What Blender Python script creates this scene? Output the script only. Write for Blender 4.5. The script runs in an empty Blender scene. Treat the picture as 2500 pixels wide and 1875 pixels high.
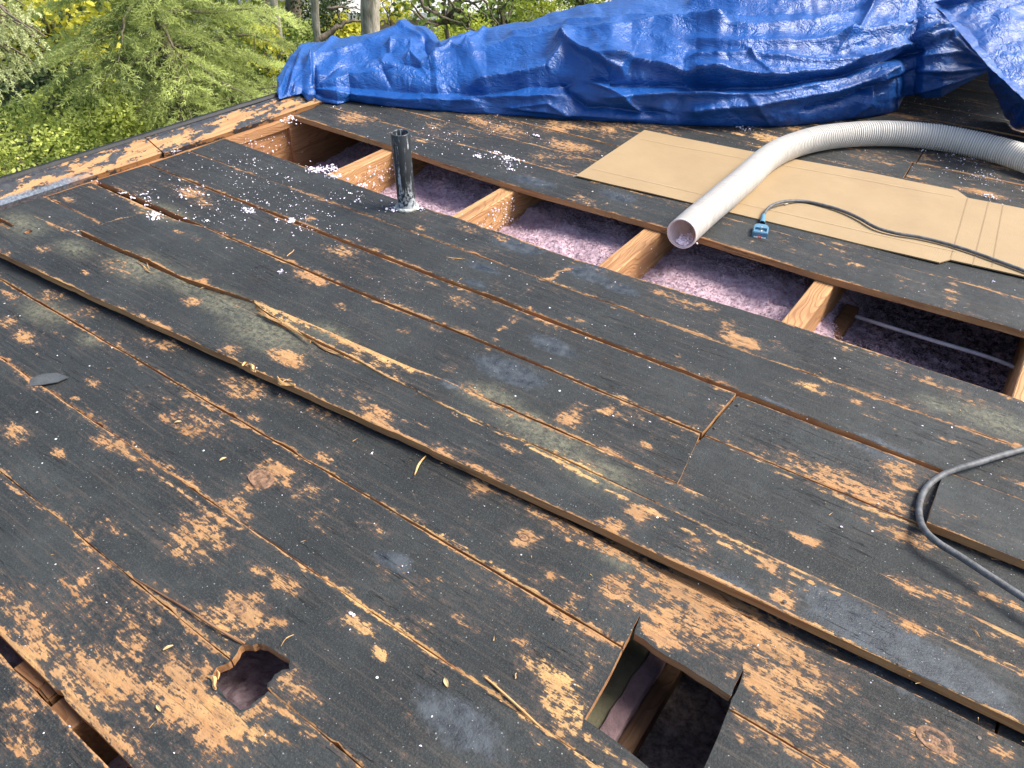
import bpy, bmesh, math, random
import numpy as np
from mathutils import Matrix, Vector

# ------------------------------------------------------------------ camera / world / light
C = bpy.context.scene.collection
scene = bpy.context.scene
F, CX, CY, H = 1868.0, 1250.0, 937.5, 1.25          # lens and eye height above the roof deck
TH = math.atan2(1496, F)
RT = np.array([0.81295, 0.58233, 0.0]); FH = np.array([-0.58233, 0.81295, 0.0])
FW = FH*math.cos(TH) + np.array([0, 0, -math.sin(TH)])
UP = FH*math.sin(TH) + np.array([0, 0, math.cos(TH)])
cam = bpy.data.cameras.new('camera'); cam_ob = bpy.data.objects.new('camera', cam); C.objects.link(cam_ob)
cam.sensor_width = 36; cam.lens = 36*F/2500; cam.clip_end = 500; cam.clip_start = .02
M = Matrix(((RT[0], UP[0], -FW[0], 0), (RT[1], UP[1], -FW[1], 0), (RT[2], UP[2], -FW[2], H), (0, 0, 0, 1)))
cam_ob.matrix_world = M
scene.camera = cam_ob

SUN_EL, SUN_AZ, SUN_STR, SUN_ANG, SKY_STR, EXPO = 50.0, 90.0, 3.2, 26.0, 0.13, 1.17
w = bpy.data.worlds.new('World'); scene.world = w; w.use_nodes = True
nt = w.node_tree
sky = nt.nodes.new('ShaderNodeTexSky'); sky.sky_type = 'NISHITA'; sky.sun_disc = False
a = math.radians(SUN_AZ)
sh = RT*math.sin(a) + FH*math.cos(a)                 # horizontal direction towards the sun
sky.sun_elevation = math.radians(SUN_EL); sky.sun_rotation = math.atan2(sh[0], sh[1])
sky.air_density = 1.0; sky.dust_density = 3.0; sky.ozone_density = 1.0
bg = nt.nodes['Background']; nt.links.new(sky.outputs[0], bg.inputs[0]); bg.inputs[1].default_value = SKY_STR
sun = bpy.data.lights.new('sun', 'SUN'); sun_ob = bpy.data.objects.new('sun', sun); C.objects.link(sun_ob)
sun.energy = SUN_STR; sun.angle = math.radians(SUN_ANG); sun.color = (1, .95, .86)
sd = Vector((sh[0]*math.cos(math.radians(SUN_EL)), sh[1]*math.cos(math.radians(SUN_EL)), math.sin(math.radians(SUN_EL))))
sun_ob.rotation_euler = sd.to_track_quat('Z', 'Y').to_euler()
scene.view_settings.view_transform = 'Standard'; scene.view_settings.look = 'None'
scene.view_settings.exposure = EXPO; scene.view_settings.gamma = 1

# ------------------------------------------------------------------ helpers
random.seed(4); rng = np.random.default_rng(7)
K = 1.25/.85
RG = {1:(0,0,2.212),2:(650,0,2.212),3:(1500,0,2.212),4:(0,450,2.37),5:(800,400,2.37),6:(1600,400,2.37),7:(0,1000,1.896),
      8:(800,1000,1.896),9:(1600,1000,1.896),10:(1350,1450,3.904),11:(0,400,4.88),12:(550,680,4.022),13:(1900,1050,3.687),
      14:(1900,1450,3.687),15:(900,200,3.16),16:(650,0,4.424),17:(1150,0,3.687),18:(1700,0,2.765),19:(0,0,3.072),20:(2000,650,2.38)}
def PX(n, x, y):
    o = RG[n]; return o[0]+x/o[2], o[1]+y/o[2]
def P(px, py, z=0.0):
    """survey: image ray met with the level z"""
    px = np.asarray(px, float); py = np.asarray(py, float); z = np.asarray(z, float)
    d = FW*F + np.multiply.outer(px-CX, RT) - np.multiply.outer(py-CY, UP)
    t = (z-H)/d[..., 2]
    return d*t[..., None] + np.array([0, 0, H])
def PR(n, x, y, z=0.0): return P(*PX(n, x, y), z)
def PD(px, py, D):
    d = FW*F + (px-CX)*RT - (py-CY)*UP
    return d*(D/math.hypot(d[0], d[1])) + np.array([0, 0, H])

def hash2(i, j, s):
    n = (i*374761393 + j*668265263 + s*1274126177) & 0xffffffff
    n = ((n ^ (n >> 13))*1274126177) & 0xffffffff
    return ((n ^ (n >> 16)) & 0xffff)/65535.0
def vnoise(x, y, s=0):
    x = np.asarray(x, float); y = np.asarray(y, float)
    xi = np.floor(x).astype(np.int64); yi = np.floor(y).astype(np.int64)
    fx = x-xi; fy = y-yi; fx = fx*fx*(3-2*fx); fy = fy*fy*(3-2*fy)
    a = hash2(xi, yi, s); b = hash2(xi+1, yi, s); c = hash2(xi, yi+1, s); d = hash2(xi+1, yi+1, s)
    return (a*(1-fx)+b*fx)*(1-fy)+(c*(1-fx)+d*fx)*fy
def fbm(x, y, s=0, o=4):
    r = 0; A = .5; x = np.asarray(x, float); y = np.asarray(y, float)
    for k in range(o):
        r = r + A*vnoise(x, y, s+k); x = x*2.03+7.1; y = y*2.03+3.7; A *= .5
    return r/(1-.5**o)

def link(name, me, mats=(), parent=None, label=None, cat=None, group=None, kind=None, smooth=False):
    o = bpy.data.objects.new(name, me); C.objects.link(o)
    for m in (mats if isinstance(mats, (list, tuple)) else [mats]): me.materials.append(m)
    if parent is not None: o.parent = parent
    if smooth: me.polygons.foreach_set('use_smooth', [True]*len(me.polygons)); me.update()
    return tag(o, label, cat, group, kind)
def tag(o, label=None, cat=None, group=None, kind=None):
    if label: o['label'] = label
    if cat: o['category'] = cat
    if group: o['group'] = group
    if kind: o['kind'] = kind
    return o
def empty(name, loc, label, cat, group=None):
    o = bpy.data.objects.new(name, None); C.objects.link(o); o.location = loc; o.empty_display_size = .1
    return tag(o, label, cat, group)
def mesh_np(name, V, Fc):
    me = bpy.data.meshes.new(name)
    V = np.asarray(V, np.float32); Fc = np.asarray(Fc, np.int32)
    n, k = Fc.shape
    me.vertices.add(len(V)); me.vertices.foreach_set('co', V.ravel())
    me.loops.add(n*k); me.loops.foreach_set('vertex_index', Fc.ravel())
    me.polygons.add(n); me.polygons.foreach_set('loop_start', np.arange(0, n*k, k, dtype=np.int32))
    me.update(calc_edges=True); me.validate()
    me.polygons.foreach_set('use_smooth', [False]*len(me.polygons))
    return me
def attr(me, name, vals):
    at = me.attributes.new(name, 'FLOAT', 'POINT'); at.data.foreach_set('value', np.asarray(vals, np.float32))
def quads_mesh(name, V, Fs):
    me = bpy.data.meshes.new(name); me.from_pydata([tuple(map(float, v)) for v in V], [], [tuple(map(int, f)) for f in Fs]); me.update(); return me
def local(me, o):       # move mesh into the frame of its parent empty (parents are only translated)
    me.transform(Matrix.Translation(-Vector(o.location))); return me
def box(name, lo, hi, mat, parent=None, bev=.0, jit=0, **kw):
    bm = bmesh.new(); bmesh.ops.create_cube(bm, size=1)
    for v in bm.verts:
        v.co = Vector([(lo[i]+hi[i])/2 + v.co[i]*(hi[i]-lo[i]) + random.uniform(-jit, jit) for i in range(3)])
    if bev: bmesh.ops.bevel(bm, geom=bm.edges[:], offset=bev, segments=2, affect='EDGES')
    me = bpy.data.meshes.new(name); bm.to_mesh(me); bm.free()
    if parent is not None: local(me, parent)
    return link(name, me, mat, parent, **kw)
def tube_arrays(pts, rad, seg=12, cap=True):
    pts = np.asarray(pts, float); n = len(pts); rad = np.broadcast_to(np.asarray(rad, float), (n,))
    T = np.gradient(pts, axis=0); T /= np.linalg.norm(T, axis=1)[:, None]
    ref = np.array([0, 0, 1.0]) if abs(T[0][2]) < .9 else np.array([1.0, 0, 0])
    N = np.cross(np.broadcast_to(ref, T.shape), T); N /= np.linalg.norm(N, axis=1)[:, None]+1e-9
    B = np.cross(T, N)
    a = np.linspace(0, 2*np.pi, seg, endpoint=False)
    V = pts[:, None]+rad[:, None, None]*(np.cos(a)[None, :, None]*N[:, None]+np.sin(a)[None, :, None]*B[:, None])
    V = V.reshape(-1, 3)
    i = np.arange(n-1)[:, None]*seg; j = np.arange(seg)[None]; j2 = (j+1) % seg
    Fq = np.stack([i+j, i+j2, i+seg+j2, i+seg+j], -1).reshape(-1, 4)
    return V, Fq
def spline(pts, step):
    pts = np.asarray(pts, float); P_ = np.vstack([2*pts[0]-pts[1], pts, 2*pts[-1]-pts[-2]]); out = []
    for k in range(1, len(P_)-2):
        p0, p1, p2, p3 = P_[k-1:k+3]; n = max(2, int(np.linalg.norm(p2-p1)/step)); t = np.linspace(0, 1, n, endpoint=False)[:, None]
        out.append(.5*((2*p1)+(-p0+p2)*t+(2*p0-5*p1+4*p2-p3)*t*t+(-p0+3*p1-3*p2+p3)*t**3))
    out.append(P_[-2][None]); return np.vstack(out)
class MB:
    def __init__(s): s.V = []; s.F = []; s.n = 0
    def add(s, V, Fq):
        s.V.append(np.asarray(V, float)); s.F.append(np.asarray(Fq)+s.n); s.n += len(V)
    def build(s, name): return mesh_np(name, np.vstack(s.V), np.vstack(s.F))

# ------------------------------------------------------------------ materials
def mat(name):
    m = bpy.data.materials.new(name); m.use_nodes = True; t = m.node_tree; return m, t, t.nodes['Principled BSDF']
class N:
    def __init__(s, t): s.t = t
    def n(s, ty, **k):
        x = s.t.nodes.new(ty)
        for a, b in k.items(): setattr(x, a, b)
        return x
    def l(s, a, b): s.t.links.new(a, b)
    def set(s, sock, v):
        if hasattr(v, 'is_linked') or isinstance(v, bpy.types.NodeSocket): s.l(v, sock)
        else: sock.default_value = v
    def math(s, op, a, b=0.0, c=None, clamp=False):
        x = s.n('ShaderNodeMath', operation=op, use_clamp=clamp); s.set(x.inputs[0], a); s.set(x.inputs[1], b)
        if c is not None: s.set(x.inputs[2], c)
        return x.outputs[0]
    def noise(s, vec, scale, detail=3, rough=.55, dist=0):
        x = s.n('ShaderNodeTexNoise'); s.l(vec, x.inputs['Vector']); x.inputs['Scale'].default_value = scale
        x.inputs['Detail'].default_value = detail; x.inputs['Roughness'].default_value = rough; x.inputs['Distortion'].default_value = dist
        return x.outputs[0]
    def vor(s, vec, scale, feature='F1', out=0):
        x = s.n('ShaderNodeTexVoronoi', feature=feature); s.l(vec, x.inputs['Vector']); x.inputs['Scale'].default_value = scale; return x.outputs[out]
    def mapr(s, v, a, b, c=0.0, d=1.0, smooth=False):
        x = s.n('ShaderNodeMapRange'); x.interpolation_type = 'SMOOTHSTEP' if smooth else 'LINEAR'; s.set(x.inputs[0], v)
        for i, q in enumerate((a, b, c, d)): s.set(x.inputs[i+1], q)
        return x.outputs[0]
    def mix(s, f, a, b, mode='MIX'):
        x = s.n('ShaderNodeMix', data_type='RGBA', blend_type=mode); s.set(x.inputs[0], f)
        s.set(x.inputs[6], a if not isinstance(a, tuple) else (*a, 1)); s.set(x.inputs[7], b if not isinstance(b, tuple) else (*b, 1)); return x.outputs[2]
    def ramp(s, f, stops):
        x = s.n('ShaderNodeValToRGB'); s.l(f, x.inputs[0]); e = x.color_ramp.elements
        e[0].position, e[0].color = stops[0][0], (*stops[0][1], 1); e[1].position, e[1].color = stops[-1][0], (*stops[-1][1], 1)
        for p_, c_ in stops[1:-1]: q = e.new(p_); q.color = (*c_, 1)
        return x.outputs[0]
    def coords(s, scale=(1, 1, 1), rnd=True, kind='Object'):
        tc = s.n('ShaderNodeTexCoord'); v = tc.outputs[kind]
        if rnd:
            oi = s.n('ShaderNodeObjectInfo'); r = s.math('MULTIPLY', oi.outputs['Random'], 37.0)
            c = s.n('ShaderNodeCombineXYZ'); s.l(r, c.inputs[0]); s.l(r, c.inputs[1])
            ad = s.n('ShaderNodeVectorMath', operation='ADD'); s.l(v, ad.inputs[0]); s.l(c.outputs[0], ad.inputs[1]); v = ad.outputs[0]
        return v
    def scale(s, v, sc):
        x = s.n('ShaderNodeVectorMath', operation='MULTIPLY'); s.l(v, x.inputs[0]); x.inputs[1].default_value = sc; return x.outputs[0]
    def attr(s, name):
        x = s.n('ShaderNodeAttribute', attribute_name=name); return x.outputs['Fac']
    def bump(s, h, dist, strength=1.0, normal=None):
        x = s.n('ShaderNodeBump'); x.inputs['Distance'].default_value = dist; x.inputs['Strength'].default_value = strength
        s.l(h, x.inputs['Height'])
        if normal is not None: s.l(normal, x.inputs['Normal'])
        return x.outputs[0]

def wood_colour(g, v, tone, dark=1.0, along=0):
    """fir: orange-brown with stretched growth lines running along the board"""
    sc = [(2.2, 55, 55), (55, 2.2, 55)][along]
    gv = g.scale(v, sc)
    n1 = g.noise(gv, 1.0, 4, .6, .6)
    n2 = g.noise(g.scale(v, tuple(q*4 for q in sc)), 1.0, 2, .5)
    n3 = g.noise(v, 5.0, 3)
    base = g.ramp(n1, [(.30, (.16*dark, .066*dark, .024*dark)), (.47, (.35*dark, .175*dark, .074*dark)), (.62, (.46*dark, .252*dark, .118*dark)), (.75, (.32*dark, .145*dark, .052*dark))])
    base = g.mix(g.mapr(n2, .35, .75, 0, .45), base, (.26*dark, .11*dark, .04*dark))
    yel = g.ramp(n1, [(.3, (.36*dark, .205*dark, .070*dark)), (.55, (.62*dark, .39*dark, .155*dark)), (.8, (.46*dark, .27*dark, .10*dark))])
    base = g.mix(tone, base, yel)
    return g.mix(g.mapr(n3, .3, .8, 0, .3), base, (.48*dark, .20*dark, .085*dark)), n1, n2

def deck_material():
    m, t, b = mat('tarred_board'); g = N(t)
    v = g.coords()
    wear, tone, tar, pale = (g.attr(q) for q in ('wear', 'tone', 'tar', 'pale'))
    n1 = g.noise(g.scale(v, (16, 72, 72)), 1.0, 5, .66, .2)
    n2 = g.noise(v, 60.0, 6, .68)
    n4 = g.noise(g.scale(v, (55, 300, 300)), 1.0, 3, .65)
    q = g.math('ADD', wear, g.math('MULTIPLY', g.math('SUBTRACT', n1, .5), 1.15))
    q = g.math('ADD', q, g.math('MULTIPLY', g.math('SUBTRACT', n2, .5), 1.15))
    q = g.math('ADD', q, g.math('MULTIPLY', g.math('SUBTRACT', n4, .5), .80))
    mask = g.mapr(q, .47, .575, smooth=True)
    geo = g.n('ShaderNodeNewGeometry'); sx = g.n('ShaderNodeSeparateXYZ'); g.l(geo.outputs['True Normal'], sx.inputs[0])
    side = g.mapr(g.math('ABSOLUTE', sx.outputs[2]), .45, .6, 1, 0)
    mask = g.math('MAXIMUM', mask, side)
    tonev = g.math('ADD', tone, g.math('MULTIPLY', g.math('SUBTRACT', g.noise(v, 9, 2), .5), .5), clamp=True)
    wc, w1, w2 = wood_colour(g, v, tonev, .86)
    wc = g.mix(g.mapr(g.noise(v, 17, 4, .7), .42, .62, 0, .5), wc, (.27, .165, .085))
    sidec, _, _ = wood_colour(g, v, g.math('MULTIPLY', tonev, .6), .85)
    wc = g.mix(side, wc, sidec)
    # leftover flecks of coating on the bare wood
    fl = g.mapr(g.noise(g.scale(v, (45, 230, 100)), 1, 4, .75), .55, .63, 0, .85)
    wc = g.mix(g.math('MULTIPLY', fl, g.math('SUBTRACT', 1.0, side)), wc, (.07, .055, .045))
    big = g.noise(v, 3.2, 4, .6); mid = g.noise(v, 26, 5, .7); fine = g.noise(v, 330, 3, .7)
    coat = g.ramp(big, [(.32, (.0045, .0056, .0058)), (.5, (.0135, .0162, .0164)), (.68, (.030, .0350, .0345))])
    coat = g.mix(g.mapr(mid, .35, .7, 0, .6), coat, (.010, .011, .013))
    coat = g.mix(g.mapr(fine, .52, .70, 0, .7), coat, (.066, .076, .074))
    # stretched weathering in the coating, showing the grain below
    st = g.mapr(g.noise(g.scale(v, (5, 130, 130)), 1, 4, .7), .52, .75, 0, .5)
    coat = g.mix(st, coat, (.095, .070, .052))
    oi = g.n('ShaderNodeObjectInfo'); vary = g.mapr(g.math('FRACT', g.math('MULTIPLY', oi.outputs['Random'], 91.7)), 0, 1, .0, .5)
    coat = g.mix(vary, coat, g.mix(.5, coat, (.022, .0245, .024)))
    halo = g.mapr(q, .26, .52, 0, .7)
    coat = g.mix(halo, coat, (.085, .060, .048))
    tarn = g.mapr(g.math('ADD', tar, g.math('MULTIPLY', g.math('SUBTRACT', n2, .5), .9)), .35, .6, 0, 1)
    coat = g.mix(tarn, coat, g.ramp(mid, [(.35, (.014, .018, .024)), (.65, (.060, .070, .080))]))
    pn = g.math('MULTIPLY', pale, g.mapr(g.noise(v, 70, 5, .8), .40, .60, .15, 1))
    coat = g.mix(g.math('MULTIPLY', pn, .5), coat, (.25, .24, .155))
    vd = g.vor(v, 170.0); vc = g.vor(v, 170.0, out=1)
    sp = g.n('ShaderNodeSeparateColor'); g.l(vc, sp.inputs[0])
    spk = g.math('MULTIPLY', g.math('LESS_THAN', vd, g.mapr(sp.outputs[1], 0, 1, .05, .26)), g.math('GREATER_THAN', sp.outputs[0], .88))
    coat = g.mix(g.math('MULTIPLY', spk, .7), coat, (.28, .29, .28))
    vd2 = g.vor(v, 38.0); vc2 = g.vor(v, 38.0, out=1); sp2 = g.n('ShaderNodeSeparateColor'); g.l(vc2, sp2.inputs[0])
    spk2 = g.math('MULTIPLY', g.math('LESS_THAN', g.math('ADD', vd2, g.math('MULTIPLY', n2, .10)), g.mapr(sp2.outputs[1], 0, 1, .07, .17)), g.math('GREATER_THAN', sp2.outputs[0], .94))
    coat = g.mix(spk2, coat, (.62, .62, .60))
    pits = g.mapr(g.noise(v, 75, 4, .75), .62, .7, 0, .7); coat = g.mix(pits, coat, (.016, .016, .018))
    col = g.mix(mask, coat, wc)
    # hairline splits
    cr = g.noise(g.scale(v, (1.3, 26, 26)), 1, 5, .55, .3)
    crk = g.mapr(g.math('ABSOLUTE', g.math('SUBTRACT', cr, .5)), 0, .0035, 1, 0)
    gate = g.mapr(g.noise(v, 3.1, 1), .5, .56)
    crk = g.math('MULTIPLY', crk, gate)
    col = g.mix(g.math('MULTIPLY', crk, .8), col, (.02, .015, .012))
    g.l(col, b.inputs['Base Color'])
    ro = g.mapr(mid, .3, .7, .50, .78)
    ro = g.math('SUBTRACT', ro, g.math('MULTIPLY', tarn, .22))
    ro = g.math('MAXIMUM', ro, g.math('MULTIPLY', mask, .8)); g.l(ro, b.inputs['Roughness'])
    b.inputs['Specular IOR Level'].default_value = .38
    h = g.math('MULTIPLY', g.math('SUBTRACT', 1.0, mask), .55)
    h = g.math('ADD', h, g.math('MULTIPLY', g.noise(v, 210, 4, .75), 1.1))
    h = g.math('ADD', h, g.math('MULTIPLY', mid, .9))
    h = g.math('ADD', h, g.math('MULTIPLY', n1, .4))
    h = g.math('SUBTRACT', h, g.math('MULTIPLY', crk, 2.0))
    g.l(g.bump(h, .0022, .9), b.inputs['Normal'])
    return m
DECK = deck_material()

def raw_wood(name, tone, along, dark=1.0):
    m, t, b = mat(name); g = N(t); v = g.coords(rnd=False)
    oi = g.n('ShaderNodeObjectInfo')
    ad = g.n('ShaderNodeVectorMath', operation='ADD'); g.l(v, ad.inputs[0]); 
    c = g.n('ShaderNodeCombineXYZ'); g.l(g.math('MULTIPLY', oi.outputs['Random'], 11.0), c.inputs[0]); g.l(c.outputs[0], ad.inputs[1]); v = ad.outputs[0]
    # growth rings cut lengthwise: bands in height, bent by slow noise
    sep = g.n('ShaderNodeSeparateXYZ'); g.l(v, sep.inputs[0])
    wob = g.noise(g.scale(v, [(1.5, 6, 6), (6, 1.5, 6)][along]), 1.0, 3, .5)
    ph = g.math('ADD', g.math('MULTIPLY', sep.outputs[2], 75.0), g.math('MULTIPLY', wob, 26.0))
    ph = g.math('ADD', ph, g.math('MULTIPLY', sep.outputs[0] if along else sep.outputs[1], 60.0))
    fr = g.math('FRACT', ph)
    ring = g.mapr(fr, .55, .95, 0, 1, smooth=True)
    ring = g.math('MULTIPLY', ring, g.mapr(fr, .95, 1.0, 1, 0))
    wc, n1, n2 = wood_colour(g, v, tone, dark, along)
    col = g.mix(g.math('MULTIPLY', ring, .55), wc, (.20*dark, .075*dark, .025*dark))
    col = g.mix(g.mapr(g.noise(v, 3.0, 3), .45, .75, 0, .45), col, (.22*dark, .09*dark, .035*dark))
    g.l(col, b.inputs['Base Color']); b.inputs['Roughness'].default_value = .7
    g.l(g.bump(g.math('ADD', ring, g.math('MULTIPLY', n2, .6)), .0012, .7), b.inputs['Normal'])
    return m
RAFTER = raw_wood('fir_rafter', .30, 1, 1.0)
RIM = raw_wood('fir_rim', .1, 1, .9)
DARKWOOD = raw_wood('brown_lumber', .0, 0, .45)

def simple(name, col, rough=.6, bumpscale=None, bd=.001, var=.25, spec=.5, metal=0, vscale=20):
    m, t, b = mat(name); g = N(t); v = g.coords(rnd=False)
    n = g.noise(v, vscale, 4, .6)
    c = g.mix(g.mapr(n, .3, .7), tuple(q*(1-var) for q in col), tuple(min(1, q*(1+var)) for q in col))
    g.l(c, b.inputs['Base Color']); b.inputs['Roughness'].default_value = rough; b.inputs['Metallic'].default_value = metal
    b.inputs['Specular IOR Level'].default_value = spec
    if bumpscale: g.l(g.bump(g.noise(v, bumpscale, 4, .7), bd), b.inputs['Normal'])
    return m

# ------------------------------------------------------------------ wear map of the roof boards (where the coating is gone)
PATCH = []      # u v ru rv strength tone
def mpp(px, py):
    d = FW*F + (px-CX)*RT - (py-CY)*UP; t = -H/d[2]; return t       # metres per photo pixel at the deck
def pt(n, lst, tone=.28):
    for it in lst:
        x, y, r, s = it[:4]; asp = it[4] if len(it) > 4 else .45; tn = it[5] if len(it) > 5 else tone
        px, py = PX(n, x, y); q = P(px, py); r = r/RG[n][2]*mpp(px, py)*1.15
        PATCH.append((q[0], q[1], r, r*asp, s, tn))
def ln(n, pts, wd, s, tone=.3):
    for (x0, y0), (x1, y1) in zip(pts[:-1], pts[1:]):
        p0 = PX(n, x0, y0); p1 = PX(n, x1, y1); q0 = P(*p0); q1 = P(*p1); r = wd/RG[n][2]*mpp(*p0)
        L = np.linalg.norm(q1-q0); k = max(2, int(L/(r*2.2)))
        for i in range(k):
            q = q0+(q1-q0)*(i+.5)/k; du = max(r*1.0, L/k*.75) if abs(q1[0]-q0[0]) > abs(q1[1]-q0[1]) else r
            dv = r*.55 if du > r else max(r, L/k*.75)
            PATCH.append((q[0], q[1], du, dv, s, tone))
pt(7, [(900,1330,260,.75),(1000,1450,200,.8),(800,1250,160,.6),(1150,950,110,.9,.6),(1090,900,90,.9,.6),(1270,980,70,.8,.5),(1330,1230,120,.8,.5),
  (1400,1330,110,.75,.3),(950,570,150,.8,.3),(850,640,130,.7,.5),(1090,460,80,.8,.5),(520,160,90,.75,.4),(1290,280,100,.75,.5),(1430,370,60,.7,.3),
  (1210,320,60,1.0,.9),(940,70,150,.65,.4),(850,110,80,.6),(1330,800,90,.75,.4),(1180,740,60,.7),(40,100,90,.65),(110,100,60,.7),(250,200,40,.7),
  (500,550,80,.6),(400,620,70,.7),(490,720,80,.7),(60,900,150,.6,.4),(220,1180,200,.75),(500,1250,220,.72),(420,1480,160,.7,.4),(150,1000,120,.7),(620,1080,120,.6,.3),(60,1200,90,.6),(100,1550,120,.7),(90,1390,90,.75,.5),(550,1550,200,.75,.3),
  (330,1330,200,.75,.3),(680,230,60,.5),(1100,400,60,.5),(730,860,110,.5),(950,950,90,.6),(350,850,200,.45),(620,950,200,.45),(1180,1350,120,.7,.4),(1500,560,90,.4,.3)])
pt(7, [(1650,1010,80,.9,.35),(1100,1450,160,.85,.4),(1200,1500,90,.8,.3),(980,1380,170,.8,.45),(1060,1010,110,.6,.5)], .75)
ln(7, [(480,130),(700,290),(960,470),(1110,560)], 24, .9, .3); ln(7, [(0,1010),(300,1350),(450,1530),(580,1659)], 28, .85, .6)
ln(7, [(330,620),(600,800),(850,960),(1020,1110)], 20, .75); ln(7, [(0,310),(200,490),(330,600)], 18, .65); ln(7, [(1230,1340),(1450,1530),(1600,1659)], 22, .85)
pt(8, [(1050,1250,130,.85,.5),(1100,1330,130,.7),(1150,1450,150,.8,.4),(1350,1560,200,.8,.35),(1200,1130,90,.5),(930,1180,60,.7),(130,990,90,1.0,.35),
  (230,1130,50,.8),(430,990,50,.7,.8)], .85)
pt(8, [(360,1410,130,.75,.12),(650,1000,80,.6),(1180,1000,150,.65,.2),(700,360,60,.8,.8),(910,590,60,.9,.8),(1020,780,35,.9,.8),(1330,830,80,.8,.7),
  (1450,930,120,.65,.3),(1560,1050,80,.9,.4),(1600,900,150,.6,.3),(1000,480,250,.55,.2),(1120,560,200,.6,.2),(1350,660,200,.65,.15),(230,540,70,.65),
  (270,740,100,.5),(400,830,80,.6),(230,60,110,.85,.35),(520,190,90,.8,.4),(720,290,110,.8,.3),(450,70,40,.7),(650,190,60,.55),(1450,470,60,.85,.9),
  (1320,540,60,.8,.8),(780,800,160,.45),(1120,890,40,.7,.8),(1060,960,60,.6),(900,1090,90,.6),(1230,1230,60,.6),(840,180,60,.6),(950,270,60,.5),(1450,170,50,.8,.3),(1600,300,60,.6)])
ln(8, [(370,480),(520,580),(800,740),(960,840)], 12, .75, .9); ln(8, [(580,20),(900,150),(1300,370),(1706,590)], 12, 1.15, .8); ln(8, [(1050,900),(1370,1090)], 16, .75)
ln(8, [(730,1240),(820,1330),(980,1470)], 9, .8, .8)
pt(9, [(200,870,250,.75),(500,1060,200,.8,.35),(650,1200,150,.65),(300,1050,150,.65,.4),(560,1300,180,.7,.4),(600,1420,140,.65),(1290,1530,110,.75,.8),
  (1600,1590,60,.9,.6),(590,880,50,1.0,.9),(700,600,60,.95,.5),(1150,580,130,.85,.35),(1190,820,90,.75,.5),(1380,870,90,.75,.5),(1530,840,80,1.0,.4),
  (1670,920,60,.9,.4),(430,1500,120,.55),(380,1540,60,.7),(510,500,20,.9,.8),(800,320,250,.62,.35),(1000,400,150,.65),(1120,280,70,.85,.6),(1150,350,60,.8),
  (1680,330,60,.85),(1180,1000,80,.65),(190,620,60,.65),(520,720,35,.9,.9),(60,1000,150,.7),(1400,1480,90,.45),(900,1300,120,.5),(1550,1500,90,.5),(850,1620,120,.6)])
ln(9, [(350,180),(600,300),(900,430),(1240,550)], 19, .9, .85); ln(9, [(0,80),(200,170),(400,250)], 10, .75); ln(9, [(0,470),(250,590),(500,700),(750,800),(1000,930)], 6, 1.05, .5)
ln(9, [(0,800),(250,940),(500,1090),(830,1280)], 20, .7, .35); ln(9, [(350,1410),(550,1540),(750,1659)], 16, .75); ln(9, [(1270,545),(1450,615),(1706,710)], 14, .65)
ln(9, [(1300,440),(1500,520),(1700,610)], 6, .8, .6); ln(9, [(600,30),(900,140),(1050,200)], 8, .65)
pt(5, [(90,830,50,.75),(360,840,40,.7),(430,960,50,.8,.6),(280,500,50,.75,.6),(600,690,40,.65),(780,800,90,.55),(1010,430,90,.75,.3),(1180,840,30,.75),
  (1430,890,50,.8,.5),(1290,920,90,.7,.4),(680,1190,60,.65),(620,950,50,.65,.8),(1400,1470,70,.9,1.0),(1480,1390,50,.75),(1630,1440,60,.85,.6),(1800,1640,50,.8),
  (1170,1470,60,.7),(1900,740,50,.75),(2050,800,80,.7),(130,480,110,.65,.6),(190,1360,70,.55),(300,1440,130,.8,.3),(450,1490,50,.7),(820,1310,90,.8),
  (2030,1100,25,.85,.8),(530,370,40,.6),(1300,730,40,.6),(1000,700,120,.4),(720,550,60,.6,.15)])
ln(5, [(1400,600),(1240,680)], 16, .85); ln(5, [(1210,690),(1110,770)], 12, .7); ln(5, [(1110,870),(980,980),(920,1090)], 20, .65)
ln(5, [(0,980),(250,1110),(500,1230),(760,1330),(1000,1420),(1180,1500)], 12, .9, .3); ln(5, [(60,700),(250,790),(400,850)], 8, .8); ln(5, [(1380,1230),(1700,1350),(2133,1520)], 10, .8)
ln(5, [(1730,1070),(1900,1130),(2133,1230)], 8, .75); ln(5, [(700,700),(1050,830)], 8, .7); ln(5, [(1640,830),(1850,910),(2050,985)], 7, .7); ln(5, [(1350,165),(1600,215),(1640,260)], 7, .8)
pt(6, [(300,830,70,.8),(430,930,60,.8,.7),(500,1020,120,1.0,.4),(720,1040,50,.75),(1200,1400,90,.75,.3),(1380,1170,60,.65),(1410,1220,60,.65),(1600,1270,100,.75),
  (1720,1310,80,.75),(1850,1380,120,.55),(2060,1360,60,.75),(130,1100,25,.85,.8),(100,770,80,.55),(380,1280,110,.75,.4),(730,430,40,.7,.6),(1070,500,40,.8,.6),
  (1430,660,90,.55),(1900,745,20,.9),(320,1430,20,.9),(120,230,120,.4),(1700,1600,60,.6)])
pt(6, [(900,1300,90,1.0,.4),(1300,1470,90,.85,.25),(1080,1060,40,.7)], .8)
ln(6, [(850,1060),(1100,1140),(1250,1190)], 6, .75); ln(6, [(300,390),(700,480),(1000,530),(1350,650),(1600,700)], 5, .75); ln(6, [(1740,640),(1700,820)], 30, .6)
ln(6, [(0,1150),(300,1260),(470,1310)], 9, .75)
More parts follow.
